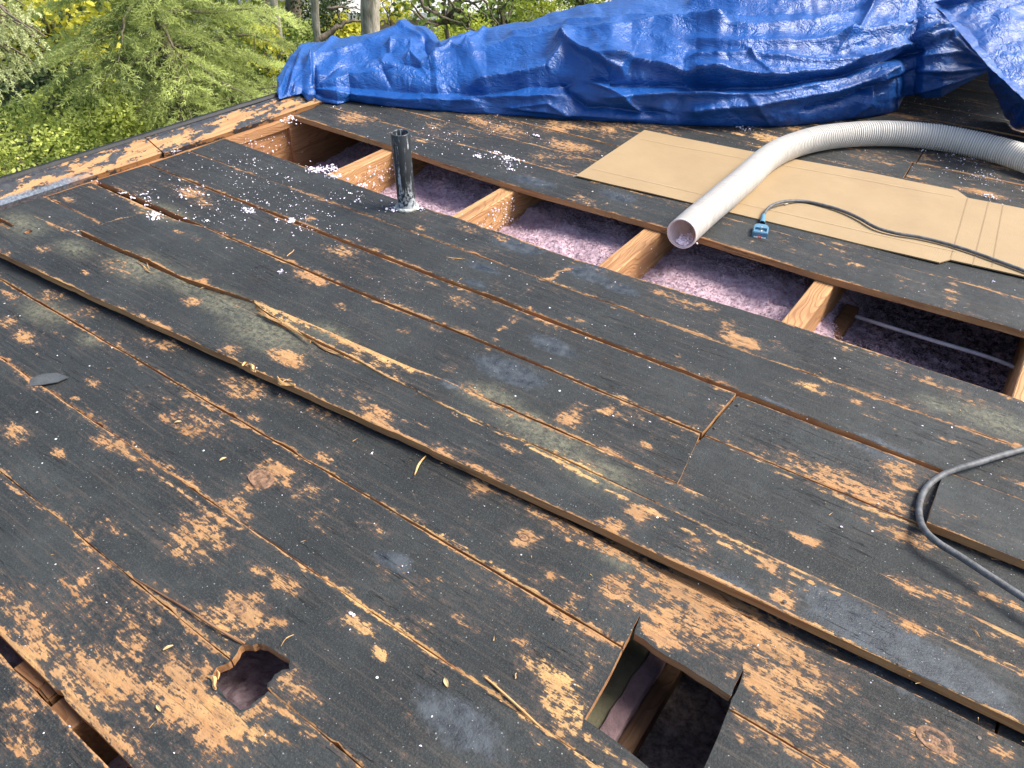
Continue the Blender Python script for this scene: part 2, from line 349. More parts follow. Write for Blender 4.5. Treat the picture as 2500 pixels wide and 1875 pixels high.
pt(4, [(400,90,60,.8),(1100,50,110,.75,.5),(1180,100,90,.65),(1800,200,40,.85,.6),(1310,300,50,.65),(1950,390,110,.7,.6),(1820,540,110,.95,.5),(1180,565,40,.95),
  (240,380,60,.75),(470,430,30,.8),(490,510,50,.7),(380,250,90,.55),(1110,680,60,.8,.7),(1660,1010,110,.95,.5),(1330,950,70,.8,.6),(870,800,110,.7,.3),(950,830,60,.75),
  (1430,1050,60,.85),(1980,710,40,.75),(300,640,110,.65),(500,740,100,.55),(850,910,60,.75),(980,930,90,.75,.6),(1420,1180,150,.7,.6),(1170,1090,50,.8),(790,1230,80,.6),
  (1880,1320,110,.8,.5),(960,1350,60,.7),(1060,1430,110,.8,.3),(1480,1350,60,.7),(1880,1570,80,.8,.5),(150,890,110,.75,.3),(60,800,80,.65),(30,640,110,.7,.3),(330,1550,60,.75),
  (90,1450,110,.75),(610,1480,90,.75,.6),(440,1250,30,.85),(540,1140,60,.7),(1600,1240,160,.45),(650,900,160,.4),(700,480,200,.5)])
ln(4, [(230,200),(400,270),(550,330),(830,430),(1050,540)], 11, .95, .35); ln(4, [(300,100),(560,210)], 5, .8); ln(4, [(1050,1200),(1250,1310),(1500,1450),(1700,1550)], 15, .8)
ln(4, [(560,870),(700,960),(800,1020)], 10, .8); ln(4, [(480,260),(830,165)], 6, .9); ln(4, [(500,10),(700,70),(850,140)], 9, .9, .4); ln(4, [(940,230),(1220,350)], 6, .8)
ln(4, [(1230,235),(1500,365),(1800,485),(2133,640)], 6, .65); ln(4, [(1480,695),(1750,810),(2133,970)], 12, 1.0, .9); ln(4, [(150,90),(270,70)], 8, .7)
pt(2, [(480,640,110,.85,.6),(1140,650,90,.7),(1550,700,80,.65),(1650,790,120,.75,.5),(1850,690,50,.75),(1480,840,60,.6),(1700,1090,90,.65),(1090,1240,80,.6),(840,1230,40,.8),
  (240,1180,40,.75),(1280,700,160,.5),(900,720,100,.45)])
pt(3, [(840,750,110,.85,.5),(1000,700,110,.7,.4),(670,720,30,.9,.6),(1250,660,60,.7)], .9)
pt(3, [(2050,890,160,.65,.3),(1980,1040,90,.95,.4),(1210,1350,40,.7),(1700,850,120,.5),(1400,860,120,.5),(250,700,120,.5)], .3)
TARP_ = []; PALE_ = []
for n, l in ((5, [(1100,470,180),(1500,640,150),(1700,720,120),(900,600,110),(860,690,90),(1540,600,80),(1050,1200,240),(1300,1050,160),(720,1270,90)]),
             (9, [(1150,1150,420),(900,950,250),(1400,1250,250),(300,800,160)]), (2, [(1450,980,140),(1900,1060,120)]), (6, [(1300,1650,200),(700,1400,120)]), (8, [(600,1450,260),(300,700,120)])):
    for x, y, r in l:
        px, py = PX(n, x, y); q = P(px, py); r = r/RG[n][2]*mpp(px, py); TARP_.append((q[0], q[1], r, r*.4, .8, 0))
for n, l in ((4, [(430,370,120),(820,480,200),(1080,580,130),(1300,690,180),(1540,850,260),(250,740,150),(920,150,130),(520,900,70),(1900,860,120),(120,230,160)]),
             (5, [(950,1350,150),(1150,1500,170)]), (8, [(1050,150,150),(1250,290,150),(1350,690,60)]), (6, [(1950,1480,200),(1650,1400,100)]), (1, [(900,1150,120)])):
    for x, y, r in l:
        px, py = PX(n, x, y); q = P(px, py); r = r/RG[n][2]*mpp(px, py); PALE_.append((q[0], q[1], r, r*.45, 1.0, 0))
REG = []
for n, x, y, r_, a_ in ((7,300,1100,700,.10),(7,950,1300,420,.06),(9,300,950,600,.10),(9,500,1400,400,.06),(8,1200,900,450,.07),(4,900,1100,700,.05),(4,200,900,500,.05),(9,900,350,350,.06),
                        (5,1200,1150,600,-.07),(8,300,1300,420,-.05),(7,450,350,220,-.06),(1,1300,900,500,-.05),(6,900,1500,500,-.04),(2,1500,800,500,.08),(9,1200,1200,400,-.05)):
    px, py = PX(n, x, y); q = P(px, py); REG.append((q[0], q[1], r_/RG[n][2]*mpp(px, py), a_))
def region(u, v):
    o = np.zeros_like(u)
    for cu, cv, rr, a_ in REG: o += 1.15*a_*np.exp(-(((u-cu)/rr)**2+((v-cv)/(rr*.6))**2))
    return o
def field(u, v, lst, tone=False):
    out = np.zeros_like(u); tn = np.zeros_like(u)
    wu = u+(fbm(u*30, v*60, 5, 3)-.5)*.03; wv = v+(fbm(u*25, v*50, 9, 3)-.5)*.022
    for (cu, cv, ru, rv, s, t) in lst:
        k = (np.abs(u-cu) < 2.2*ru+.02) & (np.abs(v-cv) < 2.2*rv+.02)
        if not k.any(): continue
        d = ((wu[k]-cu)/ru)**2+((wv[k]-cv)/rv)**2
        val = s*np.exp(-.55*d**1.3)
        b = val > out[k]; i = np.flatnonzero(k)[b]; out[i] = val[b]; tn[i] = t
    return (out, tn) if tone else out

# ------------------------------------------------------------------ the roof
roof = empty('roof', (0, 0, 0), 'stripped plank roof deck with black tar residue, raised boards and an open bay over pink insulation', 'roof')
def resample(line, us):
    L = np.asarray(line, float); return np.stack([us, np.interp(us, L[:, 0], L[:, 1]), np.interp(us, L[:, 0], L[:, 2])], 1)
BID = [0]
def board(near, far, label=None, th=.020, du=.012, nv=12, seed=None, edge=(.45, .30), rough=.0012, cup=.0, base=.0, name='roof_board', tonebase=.15, lift=None, chips=.04):
    """near / far: polylines (u, v, z) of the two long top edges; ends run from one edge's end to the other's"""
    BID[0] += 1; sd = seed or BID[0]*17
    near = np.array(near, float); far = np.array(far, float); far[:, 1] += .0022; near[:, 1] -= .0008
    L = max(near[-1, 0]-near[0, 0], far[-1, 0]-far[0, 0]); n = max(4, int(L/du)+1)
    s = np.linspace(0, 1, n)
    def along(l): return resample(l, l[0, 0]+(l[-1, 0]-l[0, 0])*s)
    A = along(near); B = along(far)
    A[:, 1] += (fbm(A[:, 0]*14, A[:, 0]*0, sd, 3)-.5)*rough*4; B[:, 1] += (fbm(B[:, 0]*14, B[:, 0]*0+5, sd, 3)-.5)*rough*3
    chip = np.maximum(0, vnoise(A[:, 0]*22, 0*A[:, 0], sd+3)-.86)*chips; A[:, 1] += chip
    t = np.concatenate([[0, .018, .045, .09], np.linspace(.15, .85, nv-5), [.91, .955, .982, 1]]) if nv >= 8 else np.linspace(0, 1, nv+1)
    nv = len(t)-1
    G = A[:, None]*(1-t)[None, :, None]+B[:, None]*t[None, :, None]
    if lift is None: lift = (BID[0]*.618 % 1)*.0035
    G[..., 2] += lift
    G[..., 2] += cup*(1-(2*t-1)**2)[None] + (fbm(G[..., 0]*2.5, G[..., 1]*2.5+sd, sd, 2)-.5)*.004
    G[:, 0, 2] -= .0016; G[:, -1, 2] -= .0012
    m = nv+1; top = G.reshape(-1, 3); bot = top.copy(); bot[:, 2] -= th
    # ragged ends
    e0 = (fbm(t*9, t*0, sd+1, 3)-.5)*.004; e1 = (fbm(t*9, t*0, sd+2, 3)-.5)*.004
    for arr in (top, bot):
        a_ = arr.reshape(n, m, 3); a_[0, :, 0] += e0; a_[-1, :, 0] += e1
    V = np.vstack([top, bot]); o = n*m
    i = np.arange(n-1)[:, None]*m; j = np.arange(m-1)[None]
    Q = np.stack([i+j, i+m+j, i+m+j+1, i+j+1], -1).reshape(-1, 4)
    Qb = Q[:, ::-1]+o
    k = np.arange(n-1)*m
    S1 = np.stack([k, k+o, k+m+o, k+m], -1); S2 = np.stack([k+m-1, k+2*m-1, k+2*m-1+o, k+m-1+o], -1)
    k = np.arange(m-1); S3 = np.stack([k, k+1, k+1+o, k+o], -1); e = (n-1)*m; S4 = np.stack([e+k, e+k+o, e+k+1+o, e+k+1], -1)
    me = mesh_np(name, V, np.vstack([Q, Qb, S1, S2, S3, S4]))
    u = G[..., 0].ravel(); v = G[..., 1].ravel()
    par = H/(H-np.clip(G[..., 2].ravel(), -.05, .1)); uf = u*par; vf = v*par
    w_, tn = field(uf, vf, PATCH, True); rg_ = region(uf, vf)
    wd = np.linalg.norm(B[:, :2]-A[:, :2], axis=1)[:, None]
    dn = (t[None]*wd).ravel(); df = ((1-t)[None]*wd).ravel()
    mod1 = np.clip((fbm(u*3, 0*u, sd+11, 3)-.35)*3, 0, 1.3); mod2 = np.clip((fbm(u*3, 0*u, sd+12, 3)-.35)*3, 0, 1.3)
    ed = np.maximum(edge[1]*mod1*np.exp(-dn/.010), edge[0]*mod2*np.exp(-df/.015)); ed = np.maximum(ed, (.50+.22*mod2)*np.exp(-np.minimum(dn, df)/.0065))
    low = (fbm(u*5, v*16, sd+20, 3)-.5)*.70 + (fbm(u*14, v*30, sd+25, 3)-.5)*.45
    if A[0, 1] > 2.2: low = low+(vnoise(u*1.8, v*85, sd+31)-.5)*.50+(vnoise(u*5, v*140, sd+32)-.5)*.3+.05
    wear = np.maximum(w_*.77, ed*1.05) + base + low*np.where(w_ > .1, .4, 1.0) + .02 + rg_ + random.uniform(-.03, .03)
    wear = np.concatenate([wear, wear]); z0 = np.zeros_like(u)
    attr(me, 'wear', wear); tt = tn+z0+tonebase*(w_ <= 0.02); attr(me, 'tone', np.concatenate([tt, tt]))
    a1 = field(uf, vf, TARP_); attr(me, 'tar', np.concatenate([a1, a1])); a2 = field(uf, vf, PALE_); attr(me, 'pale', np.concatenate([a2, a2]))
    return link(name, me, DECK, roof, label=label)
def cut(ob, poly, zlo=-.1, zhi=.1):
    """saw a polygon out of a board"""
    bm = bmesh.new(); lo = [bm.verts.new((p[0], p[1], zlo)) for p in poly]; hi = [bm.verts.new((p[0], p[1], zhi)) for p in poly]
    n = len(poly); bm.faces.new(lo[::-1]); bm.faces.new(hi)
    for i in range(n): bm.faces.new((lo[i], lo[(i+1) % n], hi[(i+1) % n], hi[i]))
    bmesh.ops.recalc_face_normals(bm, faces=bm.faces)
    cm = bpy.data.meshes.new('cutter'); bm.to_mesh(cm); bm.free(); co = bpy.data.objects.new('cutter', cm); C.objects.link(co)
    md = ob.modifiers.new('cut', 'BOOLEAN'); md.operation = 'DIFFERENCE'; md.object = co; md.solver = 'EXACT'
    bpy.context.view_layer.update()
    dg = bpy.context.evaluated_depsgraph_get(); me = bpy.data.meshes.new_from_object(ob.evaluated_get(dg), preserve_all_data_layers=True, depsgraph=dg)
    ob.modifiers.clear(); ob.data = me; bpy.data.objects.remove(co)
def kp(l, z=0.0): return [(a_*K, b_*K, (c_[0] if c_ else z)) for a_, b_, *c_ in l]
def st(u0, u1, v0, v1, z=0.0, zv=None, **kw):
    z += random.uniform(-.0015, .0015)
    return board([(u0*K, v0*K, z), (u1*K, v0*K, z)], [(u0*K, v1*K, z), (u1*K, v1*K, z)], **kw)

# boards near the camera
st(-1.3, .5, -.23, -.086); st(-1.3, .5, -.083, .060)
b_g1 = st(-1.5, .7, .0765, .2205)
b_g2 = st(-1.75, .8, .2235, .3705, edge=(.55, .3), z=.001)
b_g3 = board(kp([(-2.0, .3745), (.9, .3745)]), kp([(-2.0, .513), (.9, .5165)]), edge=(.3, .45))
b_c = board(kp([(-2.15, .518), (.95, .5205)]), kp([(-2.15, .645), (-.3, .645), (-.05, .647), (.06, .659), (.25, .668), (.95, .69)]), edge=(.4, .35))
JAG = [PR(7, x, y)[:2] for x, y in ((1110,1105),(1126,1094),(1150,1092),(1172,1096),(1195,1086),(1212,1092),(1230,1092),(1262,1112),(1290,1132),(1325,1150),(1345,1168),
       (1338,1192),(1342,1205),(1308,1208),(1290,1222),(1272,1232),(1262,1252),(1240,1272),(1236,1290),(1246,1300),(1225,1325),(1200,1340),(1170,1362),(1150,1385),(1112,1392),(1085,1368),
       (1050,1345),(1020,1300),(1012,1285),(990,1265),(978,1244),(992,1218),(1004,1196),(1028,1186),(1056,1176),(1080,1156),(1100,1130))]
cut(b_g1, JAG); cut(b_g2, JAG)
HOLE = [PR(10, x, y)[:2] for x, y in ((775,385),(790,330),(830,225),(822,222),(770,310),(745,375),(700,455),(650,545),(600,650),(540,770),(480,880),(420,985),(360,1090),(300,1195),(420,1275),(560,1375),(700,1480),(820,1580),(940,1680),
        (1180,1850),(1400,1740),(1440,1659),(1520,1480),(1585,1330),(1640,1180),(1690,1060),(1700,1010),(1740,950),(1790,830),(1812,740),(1804,738),(1775,790),(1730,880),(1706,955),(1690,975),(1640,945),(1500,850),(1380,780),(1250,690),(1130,625),(1060,585),(960,520),(880,450))]
cut(b_g3, HOLE); cut(b_c, HOLE)
# narrow lower board in the shadow of the raised one
st(-2.0, .196, .655, .712, z=-.012, edge=(.1, .6), base=.1, label='narrow stained board sunk in the gap under the raised plank')
st(.200, .9, .668, .712, z=-.014, base=-.3)
# raised plank (near edge traced from its top arris)
def line12(l, n, z0, z1):
    out = []
    for i, (x, y) in enumerate(l):
        z = z0+(z1-z0)*i/(len(l)-1); q = PR(n, x, y, z); out.append((q[0], q[1], z))
    return out
W_near = [tuple(PR(11, -250, 935, .045)[:2])+(.045,)] + line12([(0,1052),(430,1255),(900,1478)], 11, .044, .040) + line12([(300,905),(660,1060),(1000,1200),(1300,1345),(1500,1440),(1900,1600)], 12, .038, .034) \
    + line12([(500,195),(1000,412),(1500,650)], 8, .033, .030) + line12([(100,700),(600,935),(1000,1130),(1706,1465)], 9, .028, .026)
W_far = line12([(430,612),(810,810),(1150,965),(1700,1200)], 11, .040, .034) + line12([(20,180),(220,262),(430,405),(700,565),(840,640),(1150,775),(1350,870),(1700,1030)], 12, .030, .014)
for p_ in ((-.50, .749), (-.3, .749), (-.1, .749), (.1, .753), (.3, .757), (.9, .765)): W_far.append((p_[0]*K, p_[1]*K, .016))
e = W_near[-1]; W_near.append((1.4, e[1]+(1.4-e[0])*.03, .026))
def smooth_line(l, deg):
    l = np.array(sorted(l)); cv = np.polyfit(l[:, 0], l[:, 1], deg); cz = np.polyfit(l[:, 0], l[:, 2], min(deg, 4)); u_ = np.linspace(l[0, 0], l[-1, 0], 60)
    return [(a_, np.polyval(cv, a_), np.polyval(cz, a_)) for a_ in u_]
W_near = smooth_line(W_near, 3); W_far = smooth_line(W_far, 4)
raised = board(W_near, W_far, label='long warped plank standing proud of its neighbours, bright broken fir along its edge', th=.021, edge=(.5, .75), rough=.0008, nv=16, seed=91, lift=0, chips=.02, tonebase=.3)
cut(raised, [tuple((PR(11, 340, 812, .04)[:2]) + np.array([math.cos(a_), math.sin(a_)])*.012) for a_ in np.linspace(0, 2*math.pi, 14, endpoint=False)])
st(-1.75, -.9, .700, .790, z=-.006, lift=0, label='dark filler board added under the crack beside the raised plank')  # added filler strip, makes the dark gap beside the plank shallower
# torn strip on the far side of the split
S_near = line12([(285,232),(350,290),(450,352),(680,490),(1000,650),(1300,800),(1600,970),(1850,1085),(2212,1280)], 12, .034, .018)
for p_ in ((-.45, .7515), (-.3, .751), (-.1, .751), (.1, .755), (.3, .759), (.9, .767)): S_near.append((p_[0]*K, p_[1]*K, .014))
S_far = line12([(286,229),(600,345),(1000,515),(1360,675),(1800,865),(2212,1025)], 12, .035, .016)
for p_ in ((-.6, .796), (-.4, .803), (-.2, .808), (.1, .815), (.9, .825)): S_far.append((p_[0]*K, p_[1]*K, .008))
S_near.sort(); S_far.sort()
board(S_near, S_far, label='torn strip split from the raised plank, tapering to a bright splintered point', nv=8, edge=(.9, .5), rough=.001, lift=0, tonebase=.6)
# boards between the split plank and the open bay
b4n = line12([(960,792),(1300,955),(1650,1092),(2150,1335)], 11, .022, .012)
for p_ in ((-1.2, .775), (-1.0, .785), (-.74, .793), (-.5, .807), (-.27, .811)): b4n.append((p_[0]*K, p_[1]*K, .004))
b4f = [tuple(PR(11, 1640, 568, .020)), (-1.55*K, .912*K, .012), (-1.40*K, .916*K, .004), (-1.0*K, .921*K, 0), (-.7*K, .930*K, 0), (-.50*K, .933*K, 0), (-.29*K, .934*K, 0)]
b4n.append((-.29*K, .811*K, .002))
board(sorted(b4n), b4f, edge=(.5, .35), label='board whose left end rides up over the shorter ones beside it')
board(kp([(-.287, .813), (.9, .822)]), kp([(-.283, .935), (.055, .938), (.9, .955)]), edge=(.6, .2))
board(kp([(-2.045, .662), (-1.55, .662)]), kp([(-2.035, .786), (-1.55, .786)]), edge=(.5, .2))
board(kp([(-2.033, .7915), (-1.60, .791)], -.001), kp([(-2.021, .906), (-1.60, .906)], -.001), edge=(.7, .2))
board(kp([(-2.018, .925), (-1.4, .925), (-1.0, .930), (-.7, .938), (-.2875, .940)]), kp([(-2.0, .930+.131), (-1.4, 1.057), (-.68, 1.061), (-.284, 1.066)]), edge=(.35, .2))
board(kp([(-.2835, .9405), (.058, .945)], -.003), kp([(-.280, 1.0665), (.055, 1.071)], -.003), edge=(.5, .2), base=.05)
q0 = PR(9, 1257, 520, .028); q1 = PR(9, 1706, 700, .028); q2 = PR(9, 1337, 288, .004)
board([tuple(q0), tuple(q1), (1.3, q1[1]+.05, .028)], [tuple(q2), (.183*K, 1.080*K, .003), (1.3, 1.085*K, .003)], edge=(.2, .6), label='board with a lifted near edge behind the looping cable', th=.021)
board(kp([(-1.998, 1.0675), (.9, 1.085)]), kp([(-1.99, 1.189), (-.5, 1.190), (.9, 1.216)]), edge=(.4, .2))
board(kp([(-1.99, 1.194), (-.5, 1.195), (.9, 1.221)]), kp([(-1.985, 1.311), (-1.3, 1.303), (-.95, 1.312), (-.78, 1.306), (-.62, 1.312), (-.3, 1.332), (.115, 1.340), (.9, 1.352)]), edge=(.35, .15), rough=.002)
# far side of the bay
v0 = 1.558
far_rows = [(1.558, 1.677), (1.681, 1.797), (1.801, 1.925), (1.929, 2.052), (2.056, 2.176), (2.180, 2.303), (2.307, 2.430)]
for i in range(18): far_rows.append((2.434+i*.127, 2.557+i*.127))
for i, (a_, b_) in enumerate(far_rows):
    le = -1.966+.0*i
    le = -1.966-.045*(a_-1.56)
    if a_ > 2.2: le = -1.86
    if i == 0:
        board(kp([(le, 1.563), (-1.5, 1.556), (-1.1, 1.540), (-.64, 1.560), (-.27, 1.557), (.1, 1.574), (2.2, 1.60)]), kp([(le, b_), (2.2, b_+.04)]), edge=(.35, .35), th=.022)
    elif i in (5, 6):
        x = -.29+.002*i
        z = random.uniform(-.001, .001)
        board(kp([(le, a_), (x, a_+.008)], z), kp([(le, b_), (x-.006, b_+.008)], z), edge=(.3, .2)); board(kp([(x+.004, a_+.008), (2.4, a_+.04)]), kp([(x-.002, b_+.008), (2.4, b_+.04)]), edge=(.3, .2), base=.04)
    else:
        u1 = 2.6 if i < 12 else 3.4
        z = random.uniform(-.001, .001)
        board(kp([(le, a_), (u1, a_+.04)], z), kp([(le, b_), (u1, b_+.04)], z), edge=(.45, .3), du=.02, nv=8, base=.06 if i > 1 else 0)

# rafters, rim and ledgers
DT = -.0215
def beam(name, u0, u1, v0, v1, z0, z1, m, label=None):
    ny = 60; ys = np.linspace(v0, v1, ny)
    prof = [(u0, z1), (u1, z1), (u1, (z0+z1)/2), (u1, z0), (u0, z0), (u0, (z0+z1)/2)]
    b_ = .003; prof = [(u0+b_, z1), (u1-b_, z1), (u1, z1-b_), (u1, z0+b_), (u1-b_, z0), (u0+b_, z0), (u0, z0+b_), (u0, z1-b_)]
    k = len(prof); V = []
    for i, y in enumerate(ys):
        for (x, z) in prof: V.append((x+(vnoise(y*4, x*9, 3)-.5)*.003, y, z+(vnoise(y*5, x*7, 8)-.5)*.002))
    Fq = []
    for i in range(ny-1):
        for j in range(k): Fq.append((i*k+j, i*k+(j+1) % k, (i+1)*k+(j+1) % k, (i+1)*k+j))
    Fq.append(tuple(range(k))[::-1]); Fq.append(tuple((ny-1)*k+j for j in range(k)))
    return link(name, quads_mesh(name, V, Fq), m, roof, label=label)
for i, (a_, b_) in enumerate(((-1.582, -1.541), (-1.141, -1.096), (-.720, -.673), (-.305, -.262), (.112, .158), (.53, .575), (.95, .995))):
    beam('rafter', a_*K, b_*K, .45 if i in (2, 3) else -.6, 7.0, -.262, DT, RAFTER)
    if i in (2, 3): beam('rafter', a_*K, b_*K, -.6, .448, -.262, DT-.004, DARKWOOD, 'dusty rafter glimpsed through the slot between boards, coloured darker for the shade in it')  # near part of the same rafter in darker wood, standing for the slot's shade
beam('rim_board', -2.045*K, -1.99*K, -.5, 2.27, -.30, -.028, RIM, 'brown rim board along the left edge below the plank ends')
beam('rim_board', -2.035*K, -1.975*K, 2.27, 3.15, -.30, -.028, RIM)
# bits left in the narrow slot near the camera
for x, y in ((230,1270),(180,1235)):
    q = PR(7, x, y, -.03); box('blocking', (q[0]-.05, q[1]-.02, -.06), (q[0]+.03, q[1]+.02, -.024), DARKWOOD, roof, bev=.004, jit=.003)

# rake: bevelled cant board with worn tar, and black metal edging outside it
def rake_mat():
    m, t, b = mat('worn_rake'); g = N(t); v = g.coords(rnd=False)
    wc, n1, n2 = wood_colour(g, v, .35, .8, 1)
    q = g.math('ADD', g.noise(g.scale(v, (22, 7, 20)), 1, 5, .65), g.math('MULTIPLY', g.math('SUBTRACT', g.noise(v, 60, 4, .7), .5), .35))
    sep = g.n('ShaderNodeSeparateXYZ'); g.l(v, sep.inputs[0])
    edge = g.mapr(sep.outputs[2], .040, .054, 0, .12)
    mk = g.mapr(g.math('ADD', q, edge), .505, .54)
    tarb = g.mapr(sep.outputs[1], 1.26, 1.38, 1, 0)
    tarb = g.math('MULTIPLY', tarb, g.mapr(g.math('ADD', sep.outputs[2], g.math('MULTIPLY', q, .02)), .030, .034, 1, 0))
    col = g.mix(mk, wc, g.ramp(g.noise(v, 40, 4, .7), [(.3, (.012, .012, .014)), (.7, (.045, .05, .06))]))
    col = g.mix(tarb, col, g.ramp(g.noise(v, 90, 4, .7), [(.35, (.05, .06, .075)), (.65, (.17, .20, .24))]))
    g.l(col, b.inputs['Base Color']); b.inputs['Roughness'].default_value = .6
    g.l(g.bump(g.math('ADD', g.math('MULTIPLY', mk, .7), g.noise(v, 150, 4, .7)), .002), b.inputs['Normal'])
    return m
RAKE = rake_mat(); METAL = simple('black_edge_metal', (.007, .0075, .008), .65, 60, .002, .6)
def strip(name, prof_fn, v0, v1, m, label=None, ny=220):
    V = []; ys = np.linspace(v0, v1, ny); k = None
    for y in ys:
        pr = prof_fn(y); k = len(pr); V += [(x, y, z) for x, z in pr]
    Fq = [(i*k+j, i*k+(j+1) % k, (i+1)*k+(j+1) % k, (i+1)*k+j) for i in range(ny-1) for j in range(k)]
    Fq += [tuple(range(k))[::-1], tuple((ny-1)*k+j for j in range(k))]
    return link(name, quads_mesh(name, V, Fq), m, roof, label=label)
def rin(y): return np.interp(y, [.9, 1.0, 2.4, 7], [-3.035, -3.025, -2.925, -2.66])
def cant(off):
    def f(y):
        x = rin(y)+off+(vnoise(y*9, 0, 4)-.5)*.006; z = .012+(vnoise(y*6, 0, 7)-.5)*.003
        return [(x, z), (x-.045, z+.018), (x-.085, z+.036), (x-.11, z+.040), (x-.115, z-.03), (x-.01, z-.022)]
    return f
strip('rake_board', cant(0), .2, 1.66, RAKE, 'worn edge board at the left with a strip of grey tar on it')
strip('rake_board', cant(.010), 1.663, 3.15, RAKE, 'worn edge board running up to the blue tarp')
strip('drip_edge', lambda y: [(rin(y)-.108, .052), (rin(y)-.118, .060+.002*vnoise(y*20, 0, 2)), (rin(y)-.135, .061), (rin(y)-.15, .05), (rin(y)-.155, -.10), (rin(y)-.15, -.10), (rin(y)-.118, .01)], .2, 3.15, METAL, 'black metal edging outside the worn edge boards')
strip('fascia', lambda y: [(rin(y)-.10, -.02), (rin(y)-.148, -.02), (rin(y)-.148, -.30), (rin(y)-.10, -.30)], .2, 3.15, RIM)
strip('sub_fascia', lambda y: [(rin(y)+.03, -.012), (rin(y)-.10, -.010), (rin(y)-.10, -.05), (rin(y)+.03, -.05)], .2, 3.15, RIM)

# nail heads
def disc(r, h, seg=10):
    a_ = np.linspace(0, 2*np.pi, seg, endpoint=False); V = [(0, 0, h)]+[(r*.75*math.cos(x), r*.75*math.sin(x), h*.9) for x in a_]+[(r*math.cos(x), r*math.sin(x), 0) for x in a_]
    Fq = [(0, 1+i, 1+(i+1) % seg) for i in range(seg)]+[(1+i, 1+seg+i, 1+seg+(i+1) % seg, 1+(i+1) % seg) for i in range(seg)]; return V, Fq
NAIL = simple('nail_steel', (.09, .075, .065), .6, 200, .0005, .4, metal=.6)
nm = quads_mesh('nail_head', *disc(.0040, .0010))
first = True
for n, x, y, z in ((9,598,888,.031),(13,60,1545,.030),(13,2175,525,.03),(8,1050,965,.004),(8,1118,880,.004),(8,1125,912,.004),(7,865,1105,.003),(7,680,1468,.003),(7,820,1585,.003),(7,255,1150,.003),(7,97,1395,.003),
                   (9,1500,1520,.003),(9,230,75,.003),(9,275,85,.001),(6,480,1392,.003),(6,285,1505,.001),(6,300,1515,.001),(4,865,1165,.004),(5,310,640,.003),(7,830,630,.005),(9,1130,1180,.03),(9,600,720,.03),(5,2030,1100,.004)):
    q = PR(n, x, y, z); o = bpy.data.objects.new('nail_head', nm); C.objects.link(o); o.location = tuple(q); o.parent = roof; o.rotation_euler = (random.uniform(-.15, .15), random.uniform(-.15, .15), random.random()*6)
    if first: nm.materials.append(NAIL); first = False

# knots that stand in the boards: ring ridges
KNOT = simple('knot_wood', (.17, .095, .055), .8, 90, .003, .6, vscale=120)
def knot(n, x, y, r, z, sunk=False):
    q = PR(n, x, y, z); V = []; Fq = []; seg = 20; rings = (0, .25, .5, .72, .9, 1.0); hs = (.001, .0012, -.0006, .0018, .0020, -.002) if not sunk else (-.006, -.006, -.0058, -.005, -.003, .0005)
    for k, rr in enumerate(rings):
        for i in range(seg):
            a_ = 2*math.pi*i/seg; j = 1+.14*(vnoise(i*1.3, k, n)-.5)
            V.append((q[0]+r*rr*j*math.cos(a_)*1.2, q[1]+r*rr*j*math.sin(a_)*.85, z+hs[k]+random.uniform(-.0005, .0005)))
    for k in range(len(rings)-1):
        for i in range(seg): Fq.append((k*seg+i, (k+1)*seg+i, (k+1)*seg+(i+1) % seg, k*seg+(i+1) % seg))
    link('knot', quads_mesh('knot', V, Fq), KNOT, roof)
for a_ in ((9,1290,1530,.027,.0022),(8,910,592,.013,.0020),(8,1330,832,.015,.0020),(7,1100,920,.018,.0030)): knot(*a_)
knot(7, 1207, 318, .030, .0032)

# loose felt flap, bent splinters on the raised plank
FELT = simple('torn_felt', (.055, .060, .065), .7, 120, .002, .3)
def sheet(pts, n, z, th, name, m, parent=roof, label=None, curl=.0):
    V = []; q = [PR(n, x, y, z) for x, y in pts]; k = len(q)
    for j, p_ in enumerate(q): V.append((p_[0], p_[1], z+th+curl*abs(math.sin(j*1.7))))
    for j, p_ in enumerate(q): V.append((p_[0], p_[1], z+curl*abs(math.sin(j*1.7))))
    Fq = [tuple(range(k)), tuple(range(k, 2*k))[::-1]]+[(i, i+k, (i+1) % k+k, (i+1) % k) for i in range(k)]
    me = quads_mesh(name, V, Fq); bm = bmesh.new(); bm.from_mesh(me); bmesh.ops.recalc_face_normals(bm, faces=bm.faces); bm.to_mesh(me); bm.free()
    return link(name, me, m, parent, label=label)
sheet([(165,1172),(180,1130),(250,1100),(330,1095),(400,1120),(330,1150),(240,1165)], 4, .004, .002, 'felt_flap', FELT, label='curled scrap of tar felt over a seam', curl=.0015)
SPL = raw_wood('splinter_wood', .95, 0, 1.1)
def splinter(p0, p1, wd, name='splinter', parent=None, m=None, label=None, cat=None, group=None, bend=.0, th=None):
    p0 = np.array(p0); p1 = np.array(p1); d = p1-p0; L = np.linalg.norm(d); s = np.cross(d/L, (0, 0, 1)); s /= np.linalg.norm(s)+1e-9; th = th or wd*.45; V = []; n = 7
    for i in range(n):
        t_ = i/(n-1); c_ = p0+d*t_+np.array([0, 0, bend*math.sin(math.pi*t_)])+s*wd*.5*math.sin(t_*5+L*90)
        w_ = wd*(.25+.75*math.sin(math.pi*min(.95, max(.08, t_))))*.5
        for a_, b_ in ((-1, 0), (0, 1), (1, 0), (0, -.6)): V.append(tuple(c_+s*w_*a_+np.array([0, 0, th*b_])))
    Fq = [(i*4+j, i*4+(j+1) % 4, i*4+4+(j+1) % 4, i*4+4+j) for i in range(n-1) for j in range(4)]+[(3, 2, 1, 0), ((n-1)*4, (n-1)*4+1, (n-1)*4+2, (n-1)*4+3)]
    return link(name, quads_mesh(name, V, Fq), m or SPL, parent, label=label, cat=cat, group=group)
